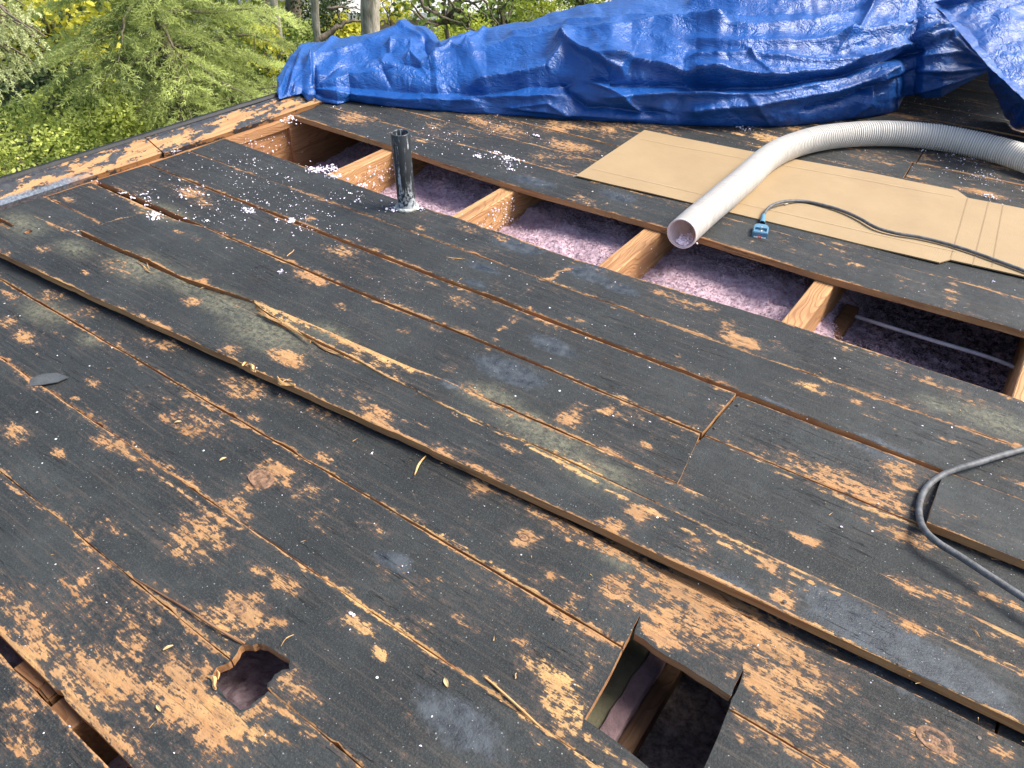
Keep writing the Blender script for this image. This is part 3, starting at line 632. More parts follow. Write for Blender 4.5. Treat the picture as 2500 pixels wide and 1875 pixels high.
for n, a_, b_, z, wd in ((12,(220,850),(310,905),.040,.012),(12,(500,980),(665,1060),.038,.014),(12,(520,985),(660,1000),.044,.004),(12,(560,1010),(640,985),.046,.003),(12,(160,850),(215,825),.04,.008),
                     (12,(330,330),(850,615),.033,.012),(12,(300,300),(560,440),.036,.009),(12,(840,605),(1160,775),.026,.008),(11,(1620,1160),(1800,1290),.036,.004),(11,(1745,1180),(1790,1265),.040,.003),(11,(1700,1240),(1830,1300),.038,.004),
                     (7,(960,1235),(1010,1285),.004,.010),(7,(1004,1200),(1012,1250),-.006,.004),(15,(0,0),(1,1),.0,.001)):
    if n == 15: continue
    q0 = PR(n, *a_, z); q1 = PR(n, *b_, z+.002); splinter(q0, q1, wd, parent=roof)
# a long sliver lifting off beside the jagged hole
pts = spline([PR(7, x, y, z) for x, y, z in ((620,780,.004),(740,850,.008),(860,920,.010),(960,985,.012),(1060,1045,.010),(1135,1085,.0045))], .01)
V, Fq = tube_arrays(pts, np.linspace(.0012, .0032, len(pts)), 6); link('splinter', mesh_np('splinter', V, Fq), raw_wood('red_sliver', 0, 0, .6), roof)
pts = spline([PR(8, x, y, z) for x, y, z in ((730,1240,.001),(800,1300,.004),(900,1390,.005),(990,1475,.002),(1100,1560,.000))], .01)
V, Fq = tube_arrays(pts, .0022, 6); link('splinter', mesh_np('splinter', V, Fq), SPL, roof)
# inner ceiling of the bay (keeps the attic dark)
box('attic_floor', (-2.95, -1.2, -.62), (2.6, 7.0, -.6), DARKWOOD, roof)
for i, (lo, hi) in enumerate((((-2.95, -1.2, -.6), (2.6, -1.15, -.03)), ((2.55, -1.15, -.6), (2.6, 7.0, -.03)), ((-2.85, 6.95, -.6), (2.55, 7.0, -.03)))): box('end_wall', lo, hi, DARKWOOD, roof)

# ------------------------------------------------------------------ insulation
def insul_mat():
    m, t, b = mat('blown_insulation'); g = N(t); v = g.coords(rnd=False)
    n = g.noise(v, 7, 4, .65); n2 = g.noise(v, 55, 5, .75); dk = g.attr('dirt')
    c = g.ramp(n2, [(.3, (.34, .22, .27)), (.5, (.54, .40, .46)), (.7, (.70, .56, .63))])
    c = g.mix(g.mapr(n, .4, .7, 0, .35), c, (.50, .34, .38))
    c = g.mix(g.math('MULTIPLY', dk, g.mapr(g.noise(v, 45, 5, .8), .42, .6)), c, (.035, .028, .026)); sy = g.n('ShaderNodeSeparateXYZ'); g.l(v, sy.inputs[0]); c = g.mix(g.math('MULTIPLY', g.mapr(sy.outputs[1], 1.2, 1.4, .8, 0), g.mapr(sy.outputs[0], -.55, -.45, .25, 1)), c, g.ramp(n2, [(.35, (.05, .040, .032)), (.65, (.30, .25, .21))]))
    g.l(c, b.inputs['Base Color']); b.inputs['Roughness'].default_value = 1; b.inputs['Specular IOR Level'].default_value = .1
    g.l(g.bump(g.noise(v, 160, 5, .8), .006), b.inputs['Normal']); return m
INS = insul_mat()
xs = np.arange(-2.93, 1.4, .0085); ys = np.arange(.0, 3.6, .0085)
X, Y = np.meshgrid(xs, ys, indexing='ij')
base = np.interp(X, [-2.95, -2.6, -2.32, -2.2, -1.65, -1.0, -.44, -.30, .2, .5], [-.27, -.25, -.17, -.155, -.135, -.135, -.12, -.20, -.24, -.24])
base = np.where(Y < 1.35, -.24, base); base = np.where((Y < .62) & (X < -.5), -.17, base)
Z = base+(fbm(X*5, Y*5, 31, 3)-.5)*.07+(fbm(X*26, Y*26, 32, 3)-.5)*.024+(fbm(X*90, Y*90, 33, 2)-.5)*.010
nx, ny = X.shape; i = np.arange(nx-1)[:, None]*ny; j = np.arange(ny-1)[None]
Fq = np.stack([i+j, i+ny+j, i+ny+j+1, i+j+1], -1).reshape(-1, 4)
me = mesh_np('insulation', np.stack([X, Y, Z], -1).reshape(-1, 3), Fq)
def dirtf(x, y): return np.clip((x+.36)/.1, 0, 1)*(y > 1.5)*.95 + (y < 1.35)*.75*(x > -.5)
# loose tufts on the visible part
nt_ = 70000; tx = rng.uniform(-2.9, .6, nt_); ty = rng.uniform(1.9, 3.0, nt_)
ex = np.searchsorted(xs, tx)-1; ey = np.searchsorted(ys, ty)-1; tz = Z[np.clip(ex, 0, nx-1), np.clip(ey, 0, ny-1)]+rng.uniform(-.002, .010, nt_)
d1 = rng.normal(size=(nt_, 3)); d1 /= np.linalg.norm(d1, axis=1)[:, None]; d2 = np.cross(d1, rng.normal(size=(nt_, 3))); d2 /= np.linalg.norm(d2, axis=1)[:, None]
L1 = rng.uniform(.003, .008, nt_)[:, None]; L2 = rng.uniform(.001, .0025, nt_)[:, None]; c0 = np.stack([tx, ty, tz], 1)
TV = np.stack([c0-d1*L1, c0+d2*L2, c0+d1*L1, c0-d2*L2], 1).reshape(-1, 3); TF = np.arange(nt_*4).reshape(-1, 4)
V = np.vstack([np.stack([X, Y, Z], -1).reshape(-1, 3), TV]); Fa = np.vstack([Fq, TF+nx*ny])
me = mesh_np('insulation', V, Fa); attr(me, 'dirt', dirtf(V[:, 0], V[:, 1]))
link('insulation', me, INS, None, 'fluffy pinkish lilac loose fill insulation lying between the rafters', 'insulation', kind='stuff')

# crumbs of insulation strewn on the deck
CRUMB = simple('insulation_crumb', (.82, .76, .86), 1.0, 300, .002, .12, spec=.1)
bmi = bmesh.new(); bmesh.ops.create_icosphere(bmi, subdivisions=1, radius=1); ico = np.array([v.co[:] for v in bmi.verts]); icf = np.array([[v.index for v in f.verts] for f in bmi.faces]); bmi.free()
cr = []
def scatter(n, x, y, r, cnt, smax=.004, z=.003, asp=.6):
    q = PR(n, x, y, z); rr = r/RG[n][2]*mpp(*PX(n, x, y))
    for _ in range(int(cnt*.75)):
        cr.append((q[0]+random.gauss(0, rr*.5), q[1]+random.gauss(0, rr*.5*asp), z+random.random()*.002, smax*(.25+.75*random.random()**2)))
for a_ in ((1,1340,1140,45,60,.005),(1,1580,1195,30,25,.008),(1,1500,1190,30,12,.0045),(1,1660,1235,50,14,.0045),(1,940,815,50,60,.005,.008),(1,1540,640,110,120,.006,-.012),(1,1730,915,60,90,.005,.0),(1,1790,910,50,60,.006,-.015),
           (1,840,1170,70,60,.006,.02),(1,1070,1250,50,55,.0045),(1,1120,1195,25,15,.005),(1,1000,1030,120,60,.005),(1,800,1060,130,40,.005),(1,660,1040,30,22,.005),(1,715,1070,25,18,.005),(1,800,1110,30,12,.0045),
           (1,540,980,50,40,.006,-.01),(1,1300,900,400,160,.003),(1,1500,1050,400,190,.003),(1,1200,1120,500,220,.003),(1,1700,1200,300,110,.003),(1,1880,1060,150,50,.004),(1,1960,1000,100,40,.005,-.02),
           (2,250,920,50,70,.005,.0),(2,350,950,60,60,.006,.0),(2,690,1130,50,40,.005),(2,1250,850,130,60,.0045),(2,900,740,350,120,.003),(2,1300,700,400,90,.003),(2,1350,900,120,30,.005),(2,380,580,40,14,.0045),
           (5,1040,0,60,14,.005),(4,1630,510,30,18,.0045),(4,1310,370,50,20,.005),(3,700,690,90,60,.004),(3,2020,1060,60,50,.0045),(3,1990,960,200,150,.003),(3,1660,800,80,60,.005),(3,1900,860,200,110,.003),(3,1700,560,350,120,.003),(3,1300,700,300,70,.003),
           (2,820,1130,40,40,.005),(6,1950,680,20,3,.005),(8,205,205,4,3,.004),(8,110,945,20,5,.004),(7,1225,1080,10,6,.006,.004)): scatter(*a_)
# long pale shreds
for x, y in ((1140,850),(1230,830),(1310,850),(1340,860),(1290,855),(1460,735),(1330,920),(1150,845),(1360,870),(1250,825)):
    q = PR(2, x, y, .004)
    for k in range(7): cr.append((q[0]+k*.003*random.choice((-1, 1)), q[1]+random.uniform(-.004, .004), .005, .004))
for k in range(2600):   # fine dust of grit all over
    u_ = random.uniform(-2.9, .4); v_ = random.uniform(0, 4.2)
    if 1.97 < v_ < 2.29: continue
    dens = .25+.75*min(1, max(0, (v_-.9)))*(vnoise(u_*2, v_*2, 5)**1.5)
    if random.random() > dens: continue
    cr.append((u_, v_, .0025, random.choice((.0007, .001, .0014, .0018))))
def over_hole(x, y): return (-.30 < x < -.085 and .585 < y < .82) or (-.88 < x < -.74 and .25 < y < .41)
cr = [c_ for c_ in cr if not over_hole(c_[0], c_[1])]
cr = np.array(cr); n = len(cr); R_ = rng.normal(size=(n, 1, 3))*.35+1
V = ico[None]*R_*cr[:, 3][:, None, None]*rng.uniform(.6, 1.3, (n, len(ico), 1)); V[..., 2] *= .7; V[..., 2] += cr[:, 3][:, None]*.4; V += cr[:, :3][:, None]
Fx = (icf[None]+(np.arange(n)*len(ico))[:, None, None]).reshape(-1, 3)
link('insulation_crumbs', mesh_np('insulation_crumbs', V.reshape(-1, 3), Fx), CRUMB, None, 'small white crumbs of insulation scattered over the black boards', 'insulation crumbs', kind='stuff')
# crumbs clinging to rafter sides
cl = []
for (u_, v0_, v1_, n_) in ((-1.091*K, 2.0, 2.25, 130), (-1.536*K, 2.02, 2.3, 110), (-1.985*K, 2.0, 2.3, 90), (-.668*K, 2.0, 2.25, 12)):
    for _ in range(n_): cl.append((u_+.002, random.uniform(v0_, v1_), -.03-.11*random.random(), .0012+.003*random.random()**3))
cl = np.array(cl); n = len(cl); V = ico[None]*cl[:, 3][:, None, None]*rng.uniform(.5, 1.4, (n, len(ico), 1))+cl[:, :3][:, None]
Fx = (icf[None]+(np.arange(n)*len(ico))[:, None, None]).reshape(-1, 3)
link('insulation_dust', mesh_np('insulation_dust', V.reshape(-1, 3), Fx), CRUMB, None, 'white specks of insulation stuck to the sides of the open rafters', 'insulation dust', kind='stuff')

# pale conduit lying in the open bay
pts = spline([P(*PX(20, x, y), z) for x, y, z in ((120,262,-.19),(350,335,-.16),(640,425,-.15),(900,502,-.15),(1060,556,-.155),(1178,610,-.165),(1300,680,-.18))], .01)
V, Fq = tube_arrays(pts, .0065, 12)
link('conduit', mesh_np('conduit', V, Fq), simple('grey_plastic', (.50, .48, .50), .45), None, 'thin pale grey conduit lying across the dark insulation', 'conduit', smooth=True)
q = PR(20, 150, 350, -.2); box('wood_block', (q[0]-.03, q[1]-.14, -.25), (q[0]+.015, q[1]+.08, -.16), DARKWOOD, None, bev=.003, label='short dark wood block under the left end of the grey conduit', cat='wood block')

# seen through the sawn hole: paper faced batt, pink edge, ledger
q = PR(10, 420, 1000, -.12)
BATT = simple('kraft_paper', (.105, .098, .058), .8, 30, .004, .3)
PINK = simple('pink_wool', (.19, .125, .135), 1, 60, .006, .3)
bt = empty('insulation_batt', (-.45, .8, -.2), 'paper faced batt with a pink edge seen through the square hole', 'insulation batt')
def lump(name, lo, hi, m, amp, par):
    nxx, nyy = 24, 40; V = []; Fq = []
    for k, z in enumerate((hi[2], lo[2])):
        for a_ in range(nxx):
            for b_ in range(nyy):
                x = lo[0]+(hi[0]-lo[0])*a_/(nxx-1); y = lo[1]+(hi[1]-lo[1])*b_/(nyy-1)
                V.append((x+(fbm(y*14, x*3, 5)-.5)*amp, y, z+(fbm(x*18, y*18, 3)-.5)*amp*(1 if k == 0 else 0)))
    for a_ in range(nxx-1):
        for b_ in range(nyy-1): Fq.append((a_*nyy+b_, (a_+1)*nyy+b_, (a_+1)*nyy+b_+1, a_*nyy+b_+1))
    o_ = nxx*nyy
    for a_ in range(nxx-1): Fq += [(a_*nyy, a_*nyy+o_, (a_+1)*nyy+o_, (a_+1)*nyy), (a_*nyy+nyy-1, (a_+1)*nyy+nyy-1, (a_+1)*nyy+nyy-1+o_, a_*nyy+nyy-1+o_)]
    for b_ in range(nyy-1): Fq += [(b_, b_+1, b_+1+o_, b_+o_), ((nxx-1)*nyy+b_, (nxx-1)*nyy+b_+o_, (nxx-1)*nyy+b_+1+o_, (nxx-1)*nyy+b_+1)]
    return link(name, local(quads_mesh(name, V, Fq), par), m, par, smooth=True)
lump('paper_facing', (-.38, .5, -.235), (-.285, 1.3, -.165), BATT, .012, bt)
lump('wool_edge', (-.285, .5, -.235), (-.252, 1.3, -.160), PINK, .016, bt)
box('ledger', (-.250, .4, -.25), (-.218, 1.35, -.190), raw_wood('ledger_wood', .1, 1, .28), roof, bev=.003)

# ------------------------------------------------------------------ vent pipe
pb = P(994, 508, 0); vp = empty('vent_pipe', tuple(pb), 'upright black plastic vent pipe with white smears, sealed at its foot', 'vent pipe')
def pipe_mat():
    m, t, b = mat('abs_pipe'); g = N(t); v = g.coords(rnd=False)
    n = g.noise(g.scale(v, (90, 90, 7)), 1, 5, .7); sep = g.n('ShaderNodeSeparateXYZ'); g.l(v, sep.inputs[0])
    low = g.mapr(sep.outputs[2], .0, .085, .22, 0); mk = g.mapr(g.math('ADD', n, low), .53, .60)
    n3 = g.mapr(g.noise(v, 60, 4, .7), .42, .55); mk = g.math('MULTIPLY', mk, n3)
    c = g.mix(g.math('MULTIPLY', mk, .85), g.ramp(g.noise(v, 12, 3), [(.3, (.012, .014, .017)), (.7, (.028, .034, .040))]), (.42, .45, .48))
    g.l(c, b.inputs['Base Color']); g.l(g.mapr(mk, 0, 1, .32, .8), b.inputs['Roughness']); g.l(g.bump(n, .001), b.inputs['Normal']); return m
r, h = .0325, .283; seg = 48
pr = [(r, -.02), (r, h-.002), (r-.001, h), (r-.005, h), (r-.006, h-.002), (r-.006, -.02)]
V = [(pr_[0]*math.cos(2*math.pi*i/seg), pr_[0]*math.sin(2*math.pi*i/seg), pr_[1]) for pr_ in pr for i in range(seg)]
Fq = [(k*seg+i, k*seg+(i+1) % seg, (k+1)*seg+(i+1) % seg, (k+1)*seg+i) for k in range(len(pr)-1) for i in range(seg)]
o = link('pipe', quads_mesh('pipe', V, Fq), pipe_mat(), vp); [setattr(p_, 'use_smooth', True) for p_ in o.data.polygons if abs(p_.normal.z) < .5]
vp.rotation_euler = (math.radians(.6), math.radians(.5), 0)
V = []; k = 14
for i in range(seg):
    for j in range(k):
        a_ = 2*math.pi*i/seg; b_ = 2*math.pi*j/k; rr = .0055*(1+.5*vnoise(i*.6, j*.4, 2)); V.append(((r+.004+rr*math.cos(b_))*math.cos(a_), (r+.004+rr*math.cos(b_))*math.sin(a_), .004+rr*math.sin(b_)+.003*vnoise(i*.5, 0, 9)))
Fq = [(i*k+j, ((i+1) % seg)*k+j, ((i+1) % seg)*k+(j+1) % k, i*k+(j+1) % k) for i in range(seg) for j in range(k)]
link('sealant_ring', quads_mesh('sealant_ring', V, Fq), simple('old_sealant', (.42, .42, .38), .8, 120, .004, .5, vscale=90), vp, smooth=True)

# ------------------------------------------------------------------ cardboard
def card_mat():
    m, t, b = mat('cardboard'); g = N(t); v = g.coords(rnd=False)
    n = g.noise(v, 4, 4, .6); f = g.noise(g.scale(v, (40, 300, 40)), 1, 3, .6); s_ = g.noise(v, 500, 2)
    c = g.mix(g.mapr(n, .35, .7), (.27, .187, .096), (.31, .219, .116)); c = g.mix(g.mapr(f, .4, .7, 0, .18), c, (.38, .27, .15))
    c = g.mix(g.mapr(s_, .68, .75, 0, .5), c, (.22, .15, .08))
    st_ = g.mapr(g.noise(v, 2.3, 5, .7, 1.0), .60, .68, 0, .22); c = g.mix(st_, c, (.30, .23, .15))
    g.l(c, b.inputs['Base Color']); b.inputs['Roughness'].default_value = .75
    sep = g.n('ShaderNodeSeparateXYZ'); g.l(v, sep.inputs[0])
    fl_ = g.math('SINE', g.math('MULTIPLY', sep.outputs[0], 900.0))
    g.l(g.bump(g.math('ADD', g.math('MULTIPLY', fl_, .02), g.noise(v, 6, 3)), .004), b.inputs['Normal']); return m
CARD = card_mat()
ol = [(1406,433),(1573,320),(1870,378),(2178,437),(2336,470),(2361,488),(2500,515),(2760,570),(2760,746),(2500,680),(2318,638),(2292,645),(2000,573),(1700,500)]
P3 = np.array([P(x, y, .004) for x, y in ol]); 
# grid over the outline in sheet coordinates
un = P3[:, 0].min(), P3[:, 0].max(); vn = P3[:, 1].min(), P3[:, 1].max()
bm = bmesh.new(); vs = [bm.verts.new((p_[0], p_[1], 0)) for p_ in P3[::-1]]; bm.faces.new(vs)
for ax, rg_, stp in ((0, un, .05), (1, vn, .04)):
    for c_ in np.arange(rg_[0]+stp*.5, rg_[1], stp):
        co = [0, 0, 0]; no = [0, 0, 0]; co[ax] = c_; no[ax] = 1
        bmesh.ops.bisect_plane(bm, geom=bm.verts[:]+bm.edges[:]+bm.faces[:], plane_co=co, plane_no=no)
for v_ in bm.verts:
    x, y = v_.co.x, v_.co.y; v_.co.z = .0075+.010*(fbm(x*1.6, y*1.6, 21, 3)-.3)+max(0, .006*math.sin((y-vn[0])*9))*0
    if x < P3[0][0]+.15: v_.co.z += .05*(P3[0][0]+.15-x)*.3
ret = bmesh.ops.solidify(bm, geom=bm.faces[:], thickness=.004)
bmesh.ops.recalc_face_normals(bm, faces=bm.faces)
me = bpy.data.meshes.new('cardboard_sheet'); bm.to_mesh(me); bm.free()
cs = empty('cardboard_sheet', (P3[0][0], P3[0][1], 0), 'long flat sheet of tan cardboard lying beyond the open bay', 'cardboard')
link('sheet', local(me, cs), CARD, cs)
# fold lines near the right end and faint long ones
def crease(name, px0, px1, wd=.0016, dash=0, m=None):
    q0 = P(*px0, .004); q1 = P(*px1, .004); d = q1-q0; L = np.linalg.norm(d); s = np.array([-d[1], d[0], 0])/L*wd; V = []; Fq = []
    n = int(L/.008) if dash else 24; 
    for i in range(n):
        t0 = i/n; t1 = (i+(.55 if dash else 1))/n
        for t_ in (t0, t1):
            c_ = q0+d*t_; z = .0075+.010*(fbm(c_[0]*1.6, c_[1]*1.6, 21, 3)-.3)+.0028; 
            if c_[0] < P3[0][0]+.15: z += .05*(P3[0][0]+.15-c_[0])*.3
            V += [(*(c_-s)[:2], z), (*(c_+s)[:2], z)]
        k = i*4; Fq.append((k, k+1, k+3, k+2))
    link(name, local(quads_mesh(name, V, Fq), cs), m, cs)
CD = simple('crease_dark', (.22, .15, .082), .8); CLt = simple('crease_light', (.38, .285, .17), .8)
crease('crease', (2361,489), (2320,636), .0012, 1, CD); crease('crease', (2412,500), (2374,650), .0012, 1, CD); crease('crease', (2447,506), (2420,658), .0012, 1, CD)
crease('crease', (1562,342), (2330,486), .0010, 0, CLt); crease('crease', (1440,415), (2335,620), .0010, 0, CLt)

# ------------------------------------------------------------------ white corrugated hose
R0 = .052
def hose_pt(px, py, dz=0): return P(px, py, R0+dz)
hp = [hose_pt(1664,571,.002), hose_pt(1700,538), hose_pt(1760,487), hose_pt(1820,436), hose_pt(1868,392), hose_pt(1920,362), hose_pt(2000,338), hose_pt(2100,327), hose_pt(2200,327), hose_pt(2300,337), hose_pt(2400,357), hose_pt(2500,386), hose_pt(2640,440), hose_pt(2850,520), hose_pt(3150,640), hose_pt(3500,780)]
hp = spline(hp, .00137); n = len(hp)
d_ = np.concatenate([[0], np.cumsum(np.linalg.norm(np.diff(hp, axis=0), axis=1))])
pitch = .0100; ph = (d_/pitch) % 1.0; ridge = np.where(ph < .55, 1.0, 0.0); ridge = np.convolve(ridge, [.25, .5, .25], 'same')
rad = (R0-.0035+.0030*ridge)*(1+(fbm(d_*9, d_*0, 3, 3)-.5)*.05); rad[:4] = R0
hose = empty('vacuum_hose', tuple(hp[0]-np.array([0, 0, R0])), 'white ribbed flexible hose curving over the cardboard, its open end over the bay', 'hose')
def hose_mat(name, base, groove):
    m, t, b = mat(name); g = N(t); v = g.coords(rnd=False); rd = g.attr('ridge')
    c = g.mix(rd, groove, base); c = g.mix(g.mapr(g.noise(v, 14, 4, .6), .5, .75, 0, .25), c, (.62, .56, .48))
    g.l(c, b.inputs['Base Color']); b.inputs['Roughness'].default_value = .38
    tl = g.n('ShaderNodeBsdfTranslucent'); g.l(c, tl.inputs[0]); ms = g.n('ShaderNodeMixShader'); ms.inputs[0].default_value = .30; g.l(b.outputs[0], ms.inputs[1]); g.l(tl.outputs[0], ms.inputs[2]); g.l(ms.outputs[0], t.nodes['Material Output'].inputs[0])
    return m
seg = 40; V, Fq = tube_arrays(hp, rad, seg)
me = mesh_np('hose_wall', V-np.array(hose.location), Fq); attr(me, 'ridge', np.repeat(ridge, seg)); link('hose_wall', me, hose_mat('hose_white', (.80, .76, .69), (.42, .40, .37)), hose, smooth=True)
ni = int(.5/.00137); V, Fq = tube_arrays(hp[:ni], rad[:ni]-.0035, seg); Fq = Fq[:, ::-1]
# lip joining outer and inner wall
lip = np.array([[j, (j+1) % seg, ni*seg+(j+1) % seg, ni*seg+j] for j in range(seg)]); Vo, _ = tube_arrays(hp[:ni], rad[:ni], seg)
me = mesh_np('hose_inside', np.vstack([Vo[:seg], V])-np.array(hose.location), np.vstack([Fq+seg, np.array([[j, (j+1) % seg, seg+(j+1) % seg, seg+j] for j in range(seg)])]))
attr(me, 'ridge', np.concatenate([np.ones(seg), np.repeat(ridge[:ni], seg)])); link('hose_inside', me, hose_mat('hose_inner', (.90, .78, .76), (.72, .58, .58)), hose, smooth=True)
# fluff caught in the mouth
T0 = hp[6]-hp[0]; T0 /= np.linalg.norm(T0); fl = []; 
for _ in range(420):
    s_ = random.random()**1.2*.06; side = np.cross(T0, (0, 0, 1)); c_ = hp[0]+T0*(.006+s_)+side*random.gauss(.008, .012)+np.array([0, 0, -R0+.010+abs(random.gauss(0, .007))])
    fl.append((*c_, random.uniform(.0015, .0045)))
fl = np.array(fl); nn = len(fl); V = ico[None]*fl[:, 3][:, None, None]*rng.uniform(.5, 1.5, (nn, len(ico), 1))+fl[:, :3][:, None]
Fx = (icf[None]+(np.arange(nn)*len(ico))[:, None, None]).reshape(-1, 3)
link('insulation_fluff', mesh_np('insulation_fluff', V.reshape(-1, 3), Fx), simple('pink_fluff', (.85, .70, .76), 1), None, 'tuft of pink insulation caught in the mouth of the white hose', 'insulation', kind='stuff')

# ------------------------------------------------------------------ blue switch box on its cable
bc = P(1855, 572, 0); ang = math.atan2((P(1860, 545)-P(1852, 590))[1], (P(1860, 545)-P(1852, 590))[0])-math.pi/2
sw = empty('remote_switch', tuple(bc), 'small blue switch box with a toggle and red and white sticker on the boards', 'remote switch')
BLUE = simple('blue_plastic', (.07, .19, .29), .5, 80, .001, .2); LBLUE = simple('light_blue_plastic', (.085, .195, .29), .5, 80, .001, .15)
def rot(me): me.transform(Matrix.Rotation(ang, 4, 'Z')); return me
bm = bmesh.new()
hw, hl, hh = .026, .036, .024
outline = [(-hw, -hl), (hw, -hl), (hw*1.02, hl*.5), (hw*.8, hl*.86), (hw*.45, hl), (-hw*.45, hl), (-hw*.8, hl*.86), (-hw*1.02, hl*.5)]
lo = [bm.verts.new((x, y, .002)) for x, y in outline]; hi = [bm.verts.new((x*.95, y*.95, hh)) for x, y in outline]; nn = len(outline)
bm.faces.new(lo[::-1]); topf = bm.faces.new(hi)
for i in range(nn): bm.faces.new((lo[i], lo[(i+1) % nn], hi[(i+1) % nn], hi[i]))
bmesh.ops.bevel(bm, geom=[e_ for e_ in bm.edges], offset=.0022, segments=2, affect='EDGES')
me = bpy.data.meshes.new('housing'); bm.to_mesh(me); bm.free(); hs = link('housing', rot(me), LBLUE, sw)
# recess in the near half of the top
cm = bmesh.new(); bmesh.ops.create_cube(cm, size=1)
for v_ in cm.verts: v_.co = Vector((v_.co.x*hw*1.5, v_.co.y*hl*.75-hl*.30, hh-.006+v_.co.z*.02+.008))
cme = bpy.data.meshes.new('c'); cm.to_mesh(cme); cm.free(); rot(cme); co = bpy.data.objects.new('c', cme); C.objects.link(co); co.location = sw.location
md = hs.modifiers.new('c', 'BOOLEAN'); md.operation = 'DIFFERENCE'; md.object = co; md.solver = 'EXACT'; bpy.context.view_layer.update(); dg = bpy.context.evaluated_depsgraph_get()
nme = bpy.data.meshes.new_from_object(hs.evaluated_get(dg)); hs.modifiers.clear(); hs.data = nme; bpy.data.objects.remove(co)
STEEL = simple('toggle_steel', (.55, .55, .55), .3, None, var=.2, metal=.9)
V, Fq = tube_arrays(np.array([(0, -hl*.3, hh-.009), (0, -hl*.3, hh-.004), (0, -hl*.3, hh-.002)]), [.0065, .0065, .004], 12)
link('toggle_nut', rot(mesh_np('toggle_nut', V, Fq)), STEEL, sw, smooth=True)
V, Fq = tube_arrays(np.array([(0, -hl*.3, hh-.006), (0, -hl*.38, hh+.006), (0, -hl*.42, hh+.012), (0, -hl*.43, hh+.013)]), [.0025, .0028, .0034, .0005], 10)
link('toggle', rot(mesh_np('toggle', V, Fq)), STEEL, sw, smooth=True)
lab = empty('sticker', (0, 0, 0), None, None); lab.parent = sw
def plate(name, x0, x1, z0, z1, m, y=-hl-.0006, th=.0012):
    me = quads_mesh(name, [(x0, y, z0), (x1, y, z0), (x1, y+.0026, z1), (x0, y+.0026, z1), (x0, y+th, z0), (x1, y+th, z0), (x1, y+.0026+th, z1), (x0, y+.0026+th, z1)],
                    [(0, 1, 2, 3), (7, 6, 5, 4), (0, 4, 5, 1), (1, 5, 6, 2), (2, 6, 7, 3), (3, 7, 4, 0)]); return rot(me)
WHITE = simple('sticker_white', (.80, .78, .74), .6); RED = simple('sticker_red', (.62, .03, .03), .5)
bpy.data.objects.remove(lab)
stk = link('sticker', plate('sticker', -.019, .021, .004, .015, WHITE), WHITE, sw)
def child(me, m, name): 
    o_ = link(name, me, m, stk); return o_
child(plate('red_panel', -.005, .006, .0035, .0155, RED, y=-hl-.0014), RED, 'red_panel')
def word(txt, x, z, size, m, y):
    cu = bpy.data.curves.new('w', 'FONT'); cu.body = txt; cu.size = size; cu.align_x = 'CENTER'; to = bpy.data.objects.new('w', cu); C.objects.link(to); bpy.context.view_layer.update()
    me = bpy.data.meshes.new_from_object(to); bpy.data.objects.remove(to); me.transform(Matrix.Rotation(math.radians(78), 4, 'X')); me.transform(Matrix.Translation((x, y, z))); rot(me); child(me, m, 'lettering')
word('OFF', .0005, .0065, .0052, WHITE, -hl-.0016); word('ON', -.0125, .007, .0045, simple('ink', (.25, .05, .05), .6), -hl-.0008); word('ON', .0135, .007, .0045, simple('ink', (.1, .1, .2), .6), -hl-.0008)
CABLE = simple('grey_black_rubber', (.085, .088, .092), .6, 90, .0015, .5, vscale=60)
cab = [P(1861, 545, .012), P(1866, 522, .018), P(1882, 503, .026), P(1915, 492, .024), P(1960, 491, .016), P(2015, 502, .0165), P(2060, 516, .017), P(2098, 533, .0175), P(2140, 556, .018), P(2190, 570, .018), P(2240, 578, .018), P(2300, 592, .018), P(2360, 610, .019), P(2430, 635, .019), P(2500, 661, .019), P(2620, 710, .019), P(2900, 830, .019), P(3300, 990, .008)]
cab = spline(cab, .01); V, Fq = tube_arrays(cab, .0056, 12); me = mesh_np('cord', V-np.array(sw.location), Fq); link('cord', me, CABLE, sw, smooth=True)
V, Fq = tube_arrays(cab[:6], [.010, .0095, .009, .0085, .008, .0075], 12); link('cord_grip', mesh_np('cord_grip', V-np.array(sw.location), Fq), BLUE, sw, smooth=True)
# power cable at the right
ca = spline([P(3300, 900, .008), P(2950, 960, .010), P(2640, 1050, .012), P(2500, 1096, .012), P(2440, 1113, .018), P(2380, 1132, .020), P(2326, 1148, .014), P(2290, 1166, .008), P(2262, 1190, .008), P(2246, 1225, .0085), P(2245, 1262, .012), P(2258, 1295, .030), P(2290, 1325, .037), P(2340, 1356, .037), P(2410, 1402, .037), P(2500, 1460, .037), P(2640, 1550, .037), P(2850, 1690, .037)], .008)
V, Fq = tube_arrays(ca, .0072, 14); link('power_cable', mesh_np('power_cable', V, Fq), CABLE, None, 'dark grey cable looping across the boards at the right edge', 'cable', smooth=True)

